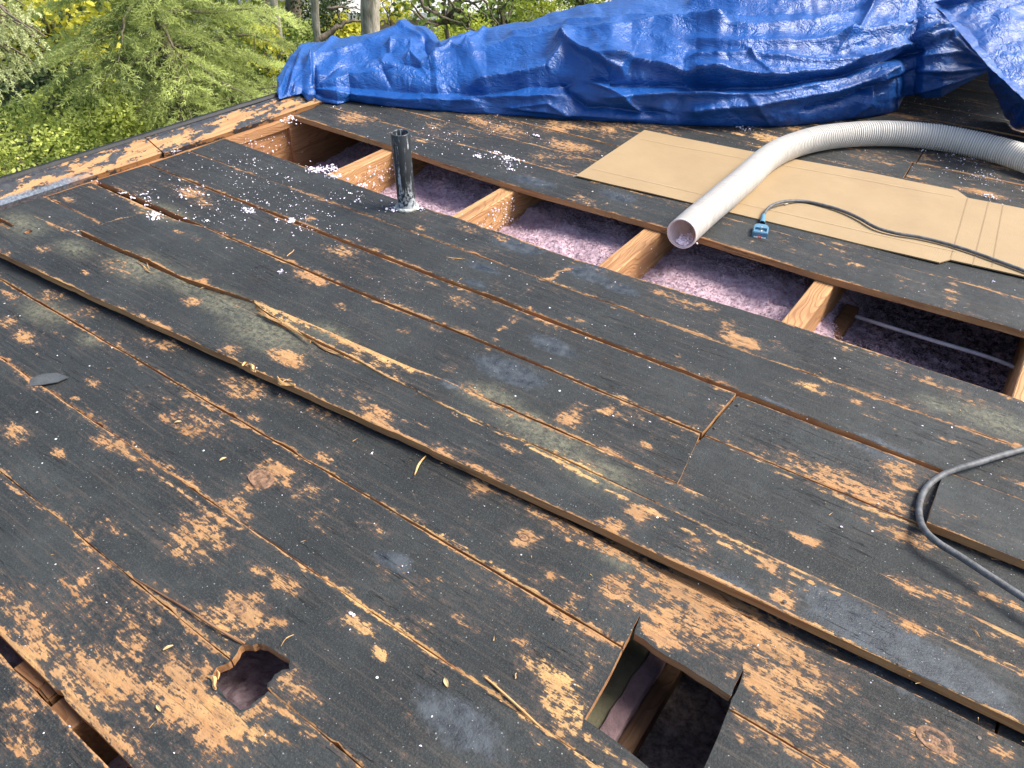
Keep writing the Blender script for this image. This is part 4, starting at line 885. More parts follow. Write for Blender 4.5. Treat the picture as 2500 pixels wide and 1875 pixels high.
# ------------------------------------------------------------------ small loose debris
def leafm(name, px, py, z, L, wd, rotz, m, label, cat, group=None):
    q = P(px, py, z); n = 9; V = []; 
    for i in range(n):
        t_ = i/(n-1); w_ = wd*math.sin(math.pi*min(.97, max(.03, t_)))**.8*(1-.25*t_); zz = .0015+.002*math.sin(t_*3)
        V += [((t_-.5)*L, -w_/2, zz+.0015), ((t_-.5)*L, 0, zz), ((t_-.5)*L, w_/2, zz+.0015)]
    Fq = []
    for i in range(n-1): Fq += [(i*3, i*3+3, i*3+4, i*3+1), (i*3+1, i*3+4, i*3+5, i*3+2)]
    me = quads_mesh(name, V, Fq); bm = bmesh.new(); bm.from_mesh(me); bmesh.ops.solidify(bm, geom=bm.faces[:], thickness=.0007); bm.to_mesh(me); bm.free()
    o_ = link(name, me, m, None, label, cat, group); o_.location = tuple(q); o_.rotation_euler = (0, 0, rotz); return o_
DRY = simple('dry_leaf', (.50, .36, .17), .7, 120, .001, .25)
g_ = 'dry seeds and leaf scraps on the deck'
leafm('dry_leaf', *PX(7, 825, 60), .003, .016, .006, .9, DRY, 'thin dry leaf scrap on the board above the round knot, left of the pale seam', 'dry leaf', g_)
leafm('dry_leaf', *PX(7, 1033, 232), .003, .016, .007, 1.3, DRY, 'dry leaf scrap just left of the round sunken knot', 'dry leaf', g_)
leafm('dry_leaf', *PX(7, 780, 1105), .003, .018, .006, 1.2, DRY, 'dry leaf scrap up and left of the jagged hole', 'dry leaf', g_)
leafm('dry_leaf', *PX(7, 735, 1385), .003, .015, .006, -.2, DRY, 'dry leaf scrap below left of the jagged hole', 'dry leaf', g_)
leafm('dry_leaf', *PX(8, 548, 1267), .003, .018, .009, -.6, DRY, 'dry leaf scrap on dark board between the two holes', 'dry leaf', g_)
leafm('dry_leaf', *PX(1, 1258, 905), .003, .024, .013, -.3, simple('grey_leaf', (.16, .15, .11), .7), 'grey green leaf lying on a seam near the left edge of the roof', 'leaf', g_)
leafm('dry_leaf', *PX(3, 928, 1105), .012, .014, .008, 1.0, simple('pale_leaf', (.7, .62, .42), .7), 'tiny pale leaf on the cardboard under the loop of the cord', 'leaf', g_)
splinter(PR(8, 450, 215, .006), PR(8, 397, 302, .004), .006, 'wood_splinter', None, None, 'short thick wood splinter lying below the raised plank', 'wood splinter', 'loose wood splinters')
splinter(PR(14, 1722, 285, .031), PR(14, 1838, 418, .031), .004, 'wood_splinter', None, None, 'thin pale bent sliver on the board at the lower right', 'wood splinter', 'loose wood splinters')
splinter(PR(4, 1662, 418, .004), PR(4, 1700, 378, .006), .004, 'wood_splinter', None, None, 'small pale sliver on the boards left of the vent pipe foot', 'wood splinter', 'loose wood splinters')
splinter(PR(7, 1300, 1095, .004), PR(7, 1360, 1040, .012), .002, 'wood_splinter', None, None, 'hair thin sliver curling up right of the jagged hole', 'wood splinter', 'loose wood splinters', bend=.006)
splinter(PR(5, 685, 540, .003), PR(5, 790, 550, .004), .003, 'wood_splinter', None, None, 'thin orange splinter on the tarry board in the middle of the deck', 'wood splinter', 'loose wood splinters')
splinter(PR(8, 865, 1245, .003), PR(8, 875, 1220, .004), .003, 'wood_splinter', None, None, 'tiny pale splinter left of the square hole', 'wood splinter', 'loose wood splinters')
# random tiny fir needles and chips, too many to count
MBx = MB()
for _ in range(420):
    u_ = random.uniform(-2.9, .5); v_ = random.uniform(.1, 3.3)
    if 1.95 < v_ < 2.31 or over_hole(u_, v_): continue
    a_ = random.gauss(0, .9); L = random.uniform(.004, .016); w_ = random.uniform(.0004, .0011); z = .004 if not (.9 < v_ < 1.15) else .03
    dx, dy = math.cos(a_), math.sin(a_)
    V = [(u_-dx*L/2-dy*w_, v_-dy*L/2+dx*w_, z), (u_-dx*L/2+dy*w_, v_-dy*L/2-dx*w_, z), (u_+dx*L/2, v_+dy*L/2, z+.001), (u_, v_, z+.0016)]
    MBx.add(V, [(0, 1, 2, 3)])
link('wood_chips', MBx.build('wood_chips'), SPL, None, 'fine pale wood chips and needles littering the boards', 'wood chips', kind='stuff')

# ------------------------------------------------------------------ blue tarp
def tarp_mat():
    m, t, b = mat('blue_tarp'); g = N(t); v = g.coords(rnd=False)
    n = g.noise(v, 5, 4, .6); c = g.mix(g.mapr(n, .35, .7), (.005, .054, .225), (.010, .082, .31))
    dirt = g.mapr(g.noise(v, 11, 5, .7), .60, .72, 0, .22); c = g.mix(dirt, c, (.16, .20, .28))
    g.l(c, b.inputs['Base Color'])
    g.l(g.mapr(g.noise(v, 30, 4, .7), .3, .7, .30, .46), b.inputs['Roughness'])
    b.inputs['Specular IOR Level'].default_value = .5
    tc = g.n('ShaderNodeUVMap'); wv = g.scale(tc.outputs[0], (1, 1, 1))
    sep = g.n('ShaderNodeSeparateXYZ'); g.l(wv, sep.inputs[0])
    weave = g.math('ADD', g.math('SINE', g.math('MULTIPLY', sep.outputs[0], 1500.0)), g.math('SINE', g.math('MULTIPLY', sep.outputs[1], 1500.0)))
    # crumple: sharp creases between small folded planes
    wn = g.n('ShaderNodeTexNoise'); g.l(v, wn.inputs['Vector']); wn.inputs['Scale'].default_value = 7; wn.inputs['Detail'].default_value = 3
    wv2 = g.n('ShaderNodeVectorMath', operation='MULTIPLY_ADD'); g.l(wn.outputs[1], wv2.inputs[0]); wv2.inputs[1].default_value = (.16, .16, .16); g.l(v, wv2.inputs[2]); vw = wv2.outputs[0]
    e1 = g.math('MINIMUM', g.vor(g.scale(vw, (6, 9, 12)), 1.0, 'DISTANCE_TO_EDGE'), .35); e2 = g.math('MINIMUM', g.vor(g.scale(vw, (24, 20, 30)), 1.0, 'DISTANCE_TO_EDGE'), .25)
    e3 = g.vor(g.scale(vw, (85, 50, 60)), 1.0, 'DISTANCE_TO_EDGE'); gt = g.mapr(g.noise(v, 5, 2), .42, .58)
    r2 = g.math('ABSOLUTE', g.math('SUBTRACT', g.noise(g.scale(v, (9, 30, 40)), 1, 3, .55, .8), .5))
    h = g.math('ADD', g.math('MULTIPLY', e1, .25), g.math('MULTIPLY', g.math('MULTIPLY', e2, gt), .8)); h = g.math('ADD', h, g.math('MULTIPLY', g.math('MULTIPLY', e3, gt), .30))
    h = g.math('ADD', h, g.math('MULTIPLY', r2, .9)); h = g.math('ADD', h, g.math('MULTIPLY', g.noise(v, 260, 2, .6), .10))
    h = g.math('ADD', h, g.math('MULTIPLY', weave, .010))
    g.l(g.bump(h, .010, .9), b.inputs['Normal'])
    return m
TARP = tarp_mat()
tarp = empty('tarp', tuple(P(1500, 300, 0)), 'crumpled shiny blue tarpaulin heaped across the far end of the roof', 'tarpaulin')
def gline(n, l): return [PX(n, x, y) for x, y in l]
YB = [(676,206),(681,243),(700,238)]+gline(16, [(380,1012),(440,1090),(600,1100),(770,1125),(900,1085),(1300,1150)])+gline(17, [(20,1018),(450,1040),(850,1072),(1500,1105),(2150,1135)])+gline(18, [(550,856),(1050,806),(1300,765),(1360,740),(1400,655),(1480,640),(1540,664),(1650,655),(1750,600),(1980,470)])+[(2470,205),(2560,265),(2800,300)]
YT = [(676,190)]+gline(16, [(160,790),(260,620),(350,490),(500,478),(690,470),(880,440),(1040,440),(1200,390),(1400,320),(1500,289),(1690,312),(1780,390),(1845,505),(1900,480),(2000,440),(2212,395)])+gline(17, [(120,290),(250,245),(400,218),(500,212),(600,170),(680,122),(800,100),(950,62),(1150,35),(1260,0)])+[(1540,-40),(1700,-90),(2500,-130),(2800,-140)]
ZT = [(676,.09),(700,.10),(729,.13),(806,.13),(885,.14),(989,.17),(1032,.17),(1068,.15),(1150,.17),(1300,.24),(1490,.34),(1800,.42),(2500,.46)]
ZB = [(676,.055),(735,.055),(760,.010),(1000,.0045),(2190,.0045),(2206,.04),(2297,.07),(2333,.10),(2416,.17),(2470,.12),(2560,.01),(2800,.006)]
FOLDS = [(16,[(500,690),(640,630),(900,555),(1200,450),(1450,330)],22,9,.034),(16,[(540,900),(800,720),(1100,610),(1280,570)],9,9,-.040),(16,[(560,840),(900,740),(1050,640),(1200,590)],6,8,.022),
 (16,[(520,970),(900,870),(1300,820),(1700,740),(2212,600)],18,30,.045),(16,[(520,975),(900,945),(1400,965),(1900,985),(2212,955)],14,14,-.035),(16,[(520,980),(900,1030),(1300,1080),(2212,1110)],12,12,.030),
 (16,[(520,1000),(800,1085)],6,5,-.020),(16,[(505,680),(480,850),(465,1080)],8,8,.035),(16,[(525,800),(515,970)],6,6,-.045),(16,[(370,640),(330,760),(240,1000)],6,6,.024),(16,[(300,700),(200,950)],5,5,-.015),
 (16,[(460,720),(330,880),(300,1020)],6,6,.024),(16,[(420,760),(270,980)],5,5,-.018),(16,[(240,790),(150,960)],5,5,.018),(16,[(700,470),(600,610)],8,4,.030),(16,[(1350,500),(1560,470),(1570,640),(1660,740)],10,6,.030),
 (16,[(1350,500),(1260,700)],7,7,.022),(16,[(1500,340),(1700,420),(1570,620)],9,5,.022),(16,[(1700,380),(1850,520)],8,5,.020),(16,[(1600,530),(1700,430),(1740,550)],8,8,-.045),(16,[(1280,760),(1500,720),(1650,760)],7,9,-.040),
 (16,[(930,830),(1200,720),(1500,730)],6,6,.018),(16,[(1850,680),(2212,440)],12,5,.035),(16,[(1750,560),(1900,530),(2050,600)],8,8,.020),(16,[(1240,720),(1300,830)],5,5,-.020),
 (17,[(0,450),(120,290)],10,5,.030),(17,[(0,475),(400,400),(900,330),(1300,270),(1650,220),(2212,240)],9,22,.034),(17,[(420,330),(900,230),(1400,170),(1800,190),(2212,230)],8,14,.028),(17,[(100,440),(500,370),(900,300)],7,7,-.016),
 (17,[(870,450),(1100,520),(1300,640)],28,4,.055),(17,[(870,450),(700,620),(300,700),(0,770)],26,6,.040),(17,[(0,830),(500,740),(900,720),(1250,700)],18,14,-.050),(17,[(0,890),(500,880),(700,870)],10,10,.030),
 (17,[(850,790),(1000,990),(1600,1030)],13,11,-.045),(17,[(830,750),(1000,710),(1250,800),(1500,990)],8,6,.032),(17,[(1300,560),(1700,620),(1950,690),(2212,660)],22,4,.050),(17,[(1300,750),(1700,740),(2212,745)],12,12,-.050),
 (17,[(1300,870),(1800,840),(2212,850)],10,10,.038),(17,[(400,980),(870,1035),(1500,1080)],8,4,.018),(17,[(450,960),(700,940),(860,1030)],8,8,.016),(17,[(1600,1000),(1850,1050),(1900,900)],8,8,-.014),(17,[(0,560),(400,400)],14,14,.012),
 (18,[(0,520),(200,500),(500,530),(900,490),(1300,360),(1600,240)],18,4,.055),(18,[(0,580),(500,585),(800,530),(1000,505),(1500,340)],9,8,-.060),(18,[(0,640),(500,630),(1000,530),(1500,300),(1700,250)],5,8,.028),
 (18,[(0,740),(400,700),(900,620),(1150,540),(1300,470)],14,14,.048),(18,[(780,720),(1000,660),(1200,570),(1450,480)],4,9,-.045),(18,[(1200,560),(1150,700),(1050,790)],7,7,.028),(18,[(1230,540),(1500,470),(1700,485),(1950,450)],8,8,.035),
 (18,[(1000,260),(1300,230),(1640,150)],7,12,.050),(18,[(1500,300),(1680,210)],6,6,.035),(18,[(1500,330),(1680,260),(1900,420)],6,6,.030),(18,[(1400,640),(1700,560),(1980,470)],6,6,.022),(18,[(1190,60),(1400,40),(1560,20)],8,13,.055),
 (18,[(1190,60),(1100,200)],9,6,.034),(18,[(0,290),(400,300),(800,290),(1000,270)],10,8,.026),(18,[(0,180),(400,190),(800,160),(1150,70)],10,8,.026),(18,[(0,75),(400,78),(800,78),(1150,88)],7,7,-.020),(18,[(0,20),(400,15),(700,30),(1240,20)],5,5,.036),
 (18,[(0,410),(360,370),(500,400),(800,430),(1100,420)],9,6,.028),(18,[(360,370),(480,500)],5,5,.018),(18,[(380,690),(500,840)],8,6,.018),(18,[(1010,270),(960,340),(1080,300)],6,6,.016),(18,[(1560,380),(1750,360),(1900,400)],5,5,.018),(18,[(1640,150),(1760,240),(1880,330)],5,5,.03)]
def tri(x): return np.abs((x % 1.0)*2-1)
def folds(px, py, amp=1.0):
    D = np.zeros_like(px)
    wx = px+(fbm(px*.012, py*.02, 61, 3)-.5)*7; wy = py+(fbm(px*.012+9, py*.02, 62, 3)-.5)*5
    for n, l, wu, wd, a_ in FOLDS:
        q = np.array(gline(n, l)); best = np.full(px.shape, 1e9); sg = np.zeros_like(px); fall = np.ones_like(px)
        L = 0
        for k in range(len(q)-1):
            d = q[k+1]-q[k]; ll = d@d; t_ = ((wx-q[k][0])*d[0]+(wy-q[k][1])*d[1])/ll
            # folds fade out at their ends
            endf = np.ones_like(t_)
            if k == 0: endf = np.where(t_ < 0, np.exp(-((t_*math.sqrt(ll))/22)**2), 1)
            if k == len(q)-2: endf = np.where(t_ > 1, np.exp(-(((t_-1)*math.sqrt(ll))/22)**2), endf)
            tc = np.clip(t_, 0 if k else -9, 1 if k < len(q)-2 else 9)
            dx = wx-q[k][0]-d[0]*tc; dy = wy-q[k][1]-d[1]*tc; dist = np.hypot(dx, dy)
            s_ = np.where(abs(d[0]) > abs(d[1])*.5, np.sign(dy), np.sign(dx))
            b_ = dist/np.maximum(endf, .02) < best/np.maximum(fall, .02)
            best = np.where(b_, dist, best); sg = np.where(b_, s_, sg); fall = np.where(b_, endf, fall)
        wdt = np.where(sg > 0, wd, wu)
        D += a_*fall*np.exp(-np.power(best/wdt, 1.05))
    return D*amp
def crinkle(px, py, sd=3):
    r_ = random.Random(sd); out = np.zeros_like(px)
    wx = px+(fbm(px*.02, py*.03, sd, 3)-.5)*50; wy = py+(fbm(px*.02, py*.03, sd+5, 3)-.5)*40
    for k in range(16):
        a_ = r_.gauss(math.pi/2, .55) if k % 3 else r_.uniform(0, math.pi); lam = r_.choice((18, 30, 50, 80, 120)); ph = r_.random()
        gate = np.clip((vnoise(px/70+k*3, py/40, sd+k)-.45)*3, 0, 1)
        out += gate*(tri((wx*math.cos(a_)+wy*math.sin(a_))/lam+ph)-.5)*lam*.00008
    return out
def sheet_mesh(name, pxg, pyg, zg, roll=0, am=1.0, sd=3, clampz=True, cr=1.0):
    Pg = P(pxg, pyg, zg)
    du = np.gradient(Pg, axis=1); dv = np.gradient(Pg, axis=0)
    Nn = np.cross(dv, du); Nn /= np.linalg.norm(Nn, axis=2)[..., None]+1e-9
    sgn = np.sign((Nn*(np.array([0, 0, H])-Pg)).sum(2)); Nn *= sgn[..., None]
    for _ in range(6): Nn[1:-1, 1:-1] = (Nn[:-2, 1:-1]+Nn[2:, 1:-1]+Nn[1:-1, :-2]+Nn[1:-1, 2:])/4
    D = folds(pxg, pyg)*am*1.0+crinkle(pxg, pyg, sd)*cr
    hemf = np.clip(np.linspace(0, 1, len(pyg))/.07, 0, 1)**.7; D = D*hemf[:, None] if clampz and am else D
    G = Pg+Nn*D[..., None]
    if clampz: G[..., 2] = np.maximum(G[..., 2], .003)
    rows = [G]
    if roll:
        for k in range(1, roll+1):
            e_ = G[-1]+FH[None]*(.045*k)+(fbm(pxg[-1]*.02, pxg[-1]*0+k, 9, 2)-.5)[:, None]*.01; e_[:, 2] = G[-1][:, 2]*max(0, (1-(k/roll)**1.6)); e_[:, 2] = np.maximum(e_[:, 2], .003); rows.append(e_[None])
    G = np.concatenate(rows, 0); ny, nx = G.shape[:2]
    Vv = G.reshape(-1, 3); i = np.arange(ny-1)[:, None]*nx; j = np.arange(nx-1)[None]
    Fq = np.stack([i+j, i+j+1, i+nx+j+1, i+nx+j], -1).reshape(-1, 4)
    me = mesh_np(name, Vv-np.array(tarp.location), Fq)
    uvl = me.uv_layers.new(name='UVMap'); li = np.empty(len(me.loops), np.int32); me.loops.foreach_get('vertex_index', li)
    gx, gy = np.meshgrid(np.arange(nx)*.0045, np.arange(ny)*.0045); uvv = np.stack([gx.ravel(), gy.ravel()], 1)[li]; uvl.data.foreach_set('uv', uvv.ravel().astype(np.float32))
    return link(name, me, TARP, tarp, smooth=True)
px = np.arange(676, 2800, 2.6); S = np.linspace(0, 1, 120)
yb = np.interp(px, *zip(*sorted(YB))); yt = np.interp(px, *zip(*sorted(YT))); zt = np.interp(px, *zip(*ZT)); zb = np.interp(px, *zip(*ZB))
yb = yb+(fbm(px*.03, px*0, 44, 3)-.5)*3
PXg = np.broadcast_to(px[None], (len(S), len(px))).copy(); PYg = yb[None]+(yt-yb)[None]*S[:, None]
Zg = zb[None]+(zt-zb)[None]*(np.sin(S*math.pi/2)**.9)[:, None]
sheet_mesh('tarp_sheet', PXg, PYg, Zg, roll=9)
# upper part carried on out of the frame
# flap lifted over the cavity on the right
E_ = gline(18, [(1560,22),(1620,60),(1700,130),(1760,200),(1830,280),(1890,355),(1950,430),(2030,500),(2120,590),(2212,670),(2350,800)])
ex = np.array([p_[0] for p_ in E_]); ey = np.array([p_[1] for p_ in E_])
tt = np.linspace(0, 1, 150); lx = np.interp(tt, np.linspace(0, 1, len(ex)), ex); ly = np.interp(tt, np.linspace(0, 1, len(ey)), ey)
ss = np.linspace(0, 1, 90)
# the sheet runs from its hem (edge line) up and to the right
hx = lx[None]+(2800-lx)[None]*ss[:, None]; hy = ly[None]+((-130+.30*(ly+130))-ly)[None]*ss[:, None]
zz = (.50-.26*tt)[None]+(.05*np.sin(ss*math.pi))[:, None]+(.50-(.50-.26*tt))[None]*ss[:, None]*.5
sheet_mesh('tarp_flap', hx, hy, zz, am=0, sd=8, cr=.9)
# hem band along the flap
hb = np.linspace(0, 1, 8); sheet_mesh('tarp_hem', lx[None]+hb[:, None]*22, ly[None]-hb[:, None]*6, (.503-.26*tt)[None]+.004+0*hb[:, None], am=0, sd=5, cr=.6)
# part hanging from the flap to the deck
L_ = gline(18, [(1975,475),(1985,560),(2010,640),(2050,740),(2100,800),(2160,865),(2230,885),(2400,930)])
lx2 = np.interp(tt[:90]*0+np.linspace(0, 1, 90), np.linspace(0, 1, len(L_)), [p_[0] for p_ in L_]); ly2 = np.interp(np.linspace(0, 1, 90), np.linspace(0, 1, len(L_)), [p_[1] for p_ in L_])
ux = np.interp(np.linspace(.58, 1, 90), np.linspace(0, 1, len(ex)), ex)+6; uy = np.interp(np.linspace(.58, 1, 90), np.linspace(0, 1, len(ey)), ey)-4
ub = np.linspace(0, 1, 40); zl = np.interp(np.linspace(0, 1, 90), [0, .25, .6, 1], [.22, .10, .012, .01]); zu = np.interp(np.linspace(.58, 1, 90), [0, 1], [.46, .22])
sheet_mesh('tarp_hanging', lx2[None]+(ux-lx2)[None]*ub[:, None], ly2[None]+(uy-ly2)[None]*ub[:, None], zl[None]+(zu-zl)[None]*ub[:, None], am=0, sd=12, cr=1.8)

# ------------------------------------------------------------------ background
GZ = -5.7
def ground_mat():
    m, t, b = mat('ground_cover'); g = N(t); v = g.coords(rnd=False)
    c = g.ramp(g.noise(v, 1.2, 5, .7), [(.3, (.012, .016, .008)), (.5, (.035, .055, .015)), (.7, (.09, .12, .03))]); g.l(c, b.inputs['Base Color']); b.inputs['Roughness'].default_value = .95
    g.l(g.bump(g.noise(v, 12, 5, .7), .1), b.inputs['Normal']); return m
me = quads_mesh('ground', [(-150, -60, GZ), (150, -60, GZ), (150, 250, GZ), (-150, 250, GZ)], [(0, 1, 2, 3)]); link('ground', me, ground_mat(), None, kind='structure')
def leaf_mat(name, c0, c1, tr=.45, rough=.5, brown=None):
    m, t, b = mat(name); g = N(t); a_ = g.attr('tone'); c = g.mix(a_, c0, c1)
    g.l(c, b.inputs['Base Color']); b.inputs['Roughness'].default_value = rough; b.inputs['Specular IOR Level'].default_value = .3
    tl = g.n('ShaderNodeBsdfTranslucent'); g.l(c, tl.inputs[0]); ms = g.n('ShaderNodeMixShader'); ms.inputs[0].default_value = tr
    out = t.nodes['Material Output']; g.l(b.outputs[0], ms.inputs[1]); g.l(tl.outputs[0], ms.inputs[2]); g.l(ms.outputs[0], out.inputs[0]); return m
def bark(name, c, sc=1.0):
    m, t, b = mat(name); g = N(t); v = g.coords(rnd=False); n = g.noise(g.scale(v, (14*sc, 14*sc, 3*sc)), 1, 5, .7); n2 = g.noise(v, 3, 4)
    cc = g.ramp(n, [(.3, tuple(q*.35 for q in c)), (.5, c), (.7, tuple(min(1, q*1.5) for q in c))]); cc = g.mix(g.mapr(n2, .5, .65, 0, .5), cc, (.10, .12, .04))
    g.l(cc, b.inputs['Base Color']); b.inputs['Roughness'].default_value = .9; g.l(g.bump(n, .03), b.inputs['Normal']); return m
BARK1 = bark('grey_bark', (.40, .36, .29)); BARK2 = bark('brown_bark', (.13, .105, .075))
def leafset(cen, size, dirs, tone, aspect=.5, fold=True):
    """leaf / needle blades: cen (n,3), dirs (n,3) unit; returns verts, quads"""
    n = len(cen); r_ = rng.normal(size=(n, 3)); s_ = np.cross(dirs, r_); s_ /= np.linalg.norm(s_, axis=1)[:, None]+1e-9
    L = size[:, None]; w_ = L*aspect*.5; nn = np.cross(dirs, s_)
    V = np.stack([cen, cen+dirs*L*.45+s_*w_, cen+dirs*L, cen+dirs*L*.45-s_*w_+nn*w_*.3], 1).reshape(-1, 3)
    return V, np.arange(n*4).reshape(-1, 4), np.repeat(tone, 4)
def unit(a_): return a_/(np.linalg.norm(a_, axis=-1, keepdims=True)+1e-9)
def trunk_mesh(base, top, r0, r1, sd, limbs=(), seg=14):
    b_ = MB(); n = 24; t_ = np.linspace(0, 1, n)[:, None]; pts = np.array(base)*(1-t_)+np.array(top)*t_
    pts[:, 0] += (fbm(t_[:, 0]*4, t_[:, 0]*0, sd, 3)-.5)*.25*(t_[:, 0]); pts[:, 1] += (fbm(t_[:, 0]*4, t_[:, 0]*0, sd+1, 3)-.5)*.25*t_[:, 0]
    V, Fq = tube_arrays(pts, r0+(r1-r0)*t_[:, 0]**.8, seg); ang_ = np.tile(np.arange(seg), n); V += (vnoise(ang_*1.1, np.repeat(np.arange(n), seg)*.7, sd)[:, None]-.5)*r0*.12*np.array([1, 1, 0]); b_.add(V, Fq)
    for l, ra, rb in limbs:
        l = spline(l, .08); l[1:-1] += rng.normal(size=(len(l)-2, 3))*.012; V, Fq = tube_arrays(l, np.linspace(ra, rb, len(l)), 7); b_.add(V, Fq)
    return b_

def tree(name, label, cat, base, top, r0, r1, bark_m, crown, leafm_, limbs=(), group=None, sd=1):
    o = empty(name, tuple(base), label, cat, group); b_ = trunk_mesh(base, top, r0, r1, sd, limbs)
    me = b_.build('trunk'); link('trunk', local(me, o), bark_m, o, smooth=True)
    if crown is not None:
        V, Fq, tn = crown; me = mesh_np('crown', V, Fq); attr(me, 'tone', tn); link('crown', local(me, o), leafm_, o)
    return o

# feathery conifer in front
def conifer(base, topz, rad_fn, nb, sd, needle=.040, zlo=-5.0, per=34, tw=26, wd=.12):
    r_ = np.random.default_rng(sd); CE = []; DI = []; TO = []; SZ = []; limbs = []
    for k in range(nb):
        z = zlo+(topz-zlo)*((k+r_.random()*.8)/nb); az = k*2.39996+r_.normal()*.25; R1 = rad_fn(z)*r_.uniform(.75, 1.12)
        if R1 < .15: continue
        d = np.array([math.cos(az), math.sin(az), 0]); n = 18; t_ = np.linspace(0, 1, n)
        zz = z+R1*(.16*t_-.34*t_**2.1+.04*np.sin(t_*7+k)); p_ = np.stack([base[0]+d[0]*R1*t_, base[1]+d[1]*R1*t_, zz], 1)
        p_[:, :2] += np.cumsum(r_.normal(size=(n, 2))*.008, 0)
        limbs.append((p_[::3], .022, .004)); bt_ = r_.random()
        sd_ = np.array([-d[1], d[0], 0])
        for j in range(tw):
            s = .12+.88*((j+r_.random())/tw); idx = s*(n-1); i0 = int(min(n-2, idx)); q = p_[i0]+(p_[i0+1]-p_[i0])*(idx-i0)
            side = 1 if j % 2 else -1; L = R1*(.34*(1-s)**.7+.14)*r_.uniform(.7, 1.3)
            dr = unit(sd_*side*r_.uniform(.6, 1.0)+d*r_.uniform(.5, .9)+np.array([0, 0, r_.uniform(-.15, .25)])); m_ = max(8, int(per*L/.28))
            u_ = np.sort(r_.random(m_)); pos = q+dr*L*u_[:, None]+np.array([0, 0, -1])*(L*.42*u_**2)[:, None]
            # minor side sprays
            off = r_.normal(size=(m_, 3))*np.array([.014, .014, .010])*(1-u_*.5)[:, None]; pos = pos+off
            dn = unit(dr+r_.normal(size=(m_, 3))*.75+np.array([0, 0, -.25])); CE.append(pos); DI.append(dn); SZ.append(needle*r_.uniform(.6, 1.3, m_)*(1.0-.3*u_))
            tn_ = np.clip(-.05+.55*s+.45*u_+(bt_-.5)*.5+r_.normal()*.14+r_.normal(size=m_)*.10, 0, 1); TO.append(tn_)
        # tip
    CE = np.vstack(CE); DI = np.vstack(DI); SZ = np.concatenate(SZ); TO = np.concatenate(TO)
    return leafset(CE, SZ, DI, TO, wd), limbs
CON = leaf_mat('conifer_needles', (.07, .11, .025), (.74, .82, .28), .5)
cb = PD(410, 150, 8.6)
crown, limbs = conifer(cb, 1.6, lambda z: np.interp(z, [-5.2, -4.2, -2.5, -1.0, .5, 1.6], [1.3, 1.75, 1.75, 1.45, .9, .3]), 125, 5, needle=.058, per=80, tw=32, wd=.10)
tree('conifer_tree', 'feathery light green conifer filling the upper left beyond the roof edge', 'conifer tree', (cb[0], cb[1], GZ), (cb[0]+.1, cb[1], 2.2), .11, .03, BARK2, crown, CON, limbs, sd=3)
cb2 = PD(760, 120, 13.0)
crown, limbs = conifer(cb2-np.array([.5, 0, 0]), -2.6, lambda z: np.interp(z, [-5.5, -4, -2.6], [1.3, .9, .2]), 60, 9, needle=.06, per=30, tw=24)
tree('small_conifer', 'small soft green conifer low behind the big one, left of the tarp', 'conifer tree', (cb2[0]-.5, cb2[1], GZ), (cb2[0]-.5, cb2[1], -2.7), .05, .02, BARK2, crown, CON, limbs, sd=5)
# pale spruce with hanging clubs at the far left
SPR = leaf_mat('spruce_needles', (.28, .32, .12), (.75, .78, .42), .4)
def spruce():
    r_ = np.random.default_rng(12); CE = []; DI = []; TO = []; SZ = []; limbs = []
    b0 = PD(-160, 80, 7.6)
    for k in range(26):
        tip = PD(r_.uniform(-60, 115), r_.uniform(30, 210), 7.3+r_.uniform(-.5, .5)); st_ = np.array([b0[0], b0[1], tip[2]+.35]); mid = (st_+tip)/2+np.array([0, 0, .12])
        l = spline([st_, mid, tip], .05); limbs.append((l[::4] if len(l) > 12 else l, .02, .005))
        for j in range(26):
            q = l[int(r_.uniform(.3, 1)*(len(l)-1))]+r_.normal(size=3)*np.array([.06, .06, .03]); dn = unit(np.array([r_.normal()*.35, r_.normal()*.35, -1+r_.random()*.5])); L = r_.uniform(.08, .17); m_ = 60
            u_ = r_.random(m_); CE.append(q+dn*L*u_[:, None]); DI.append(unit(dn*.6+r_.normal(size=(m_, 3))*.6)); SZ.append(r_.uniform(.014, .026, m_)); TO.append(np.clip(.3+.5*u_+r_.normal()*.2, 0, 1)+0*u_)
    return leafset(np.vstack(CE), np.concatenate(SZ), np.vstack(DI), np.concatenate(TO), .35), limbs, b0
crown, limbs, b0 = spruce()
tree('spruce_tree', 'pale spruce with hanging club shaped twigs at the left edge', 'spruce tree', (b0[0], b0[1], GZ), (b0[0], b0[1], 1.5), .10, .05, BARK2, crown, SPR, limbs, sd=8)
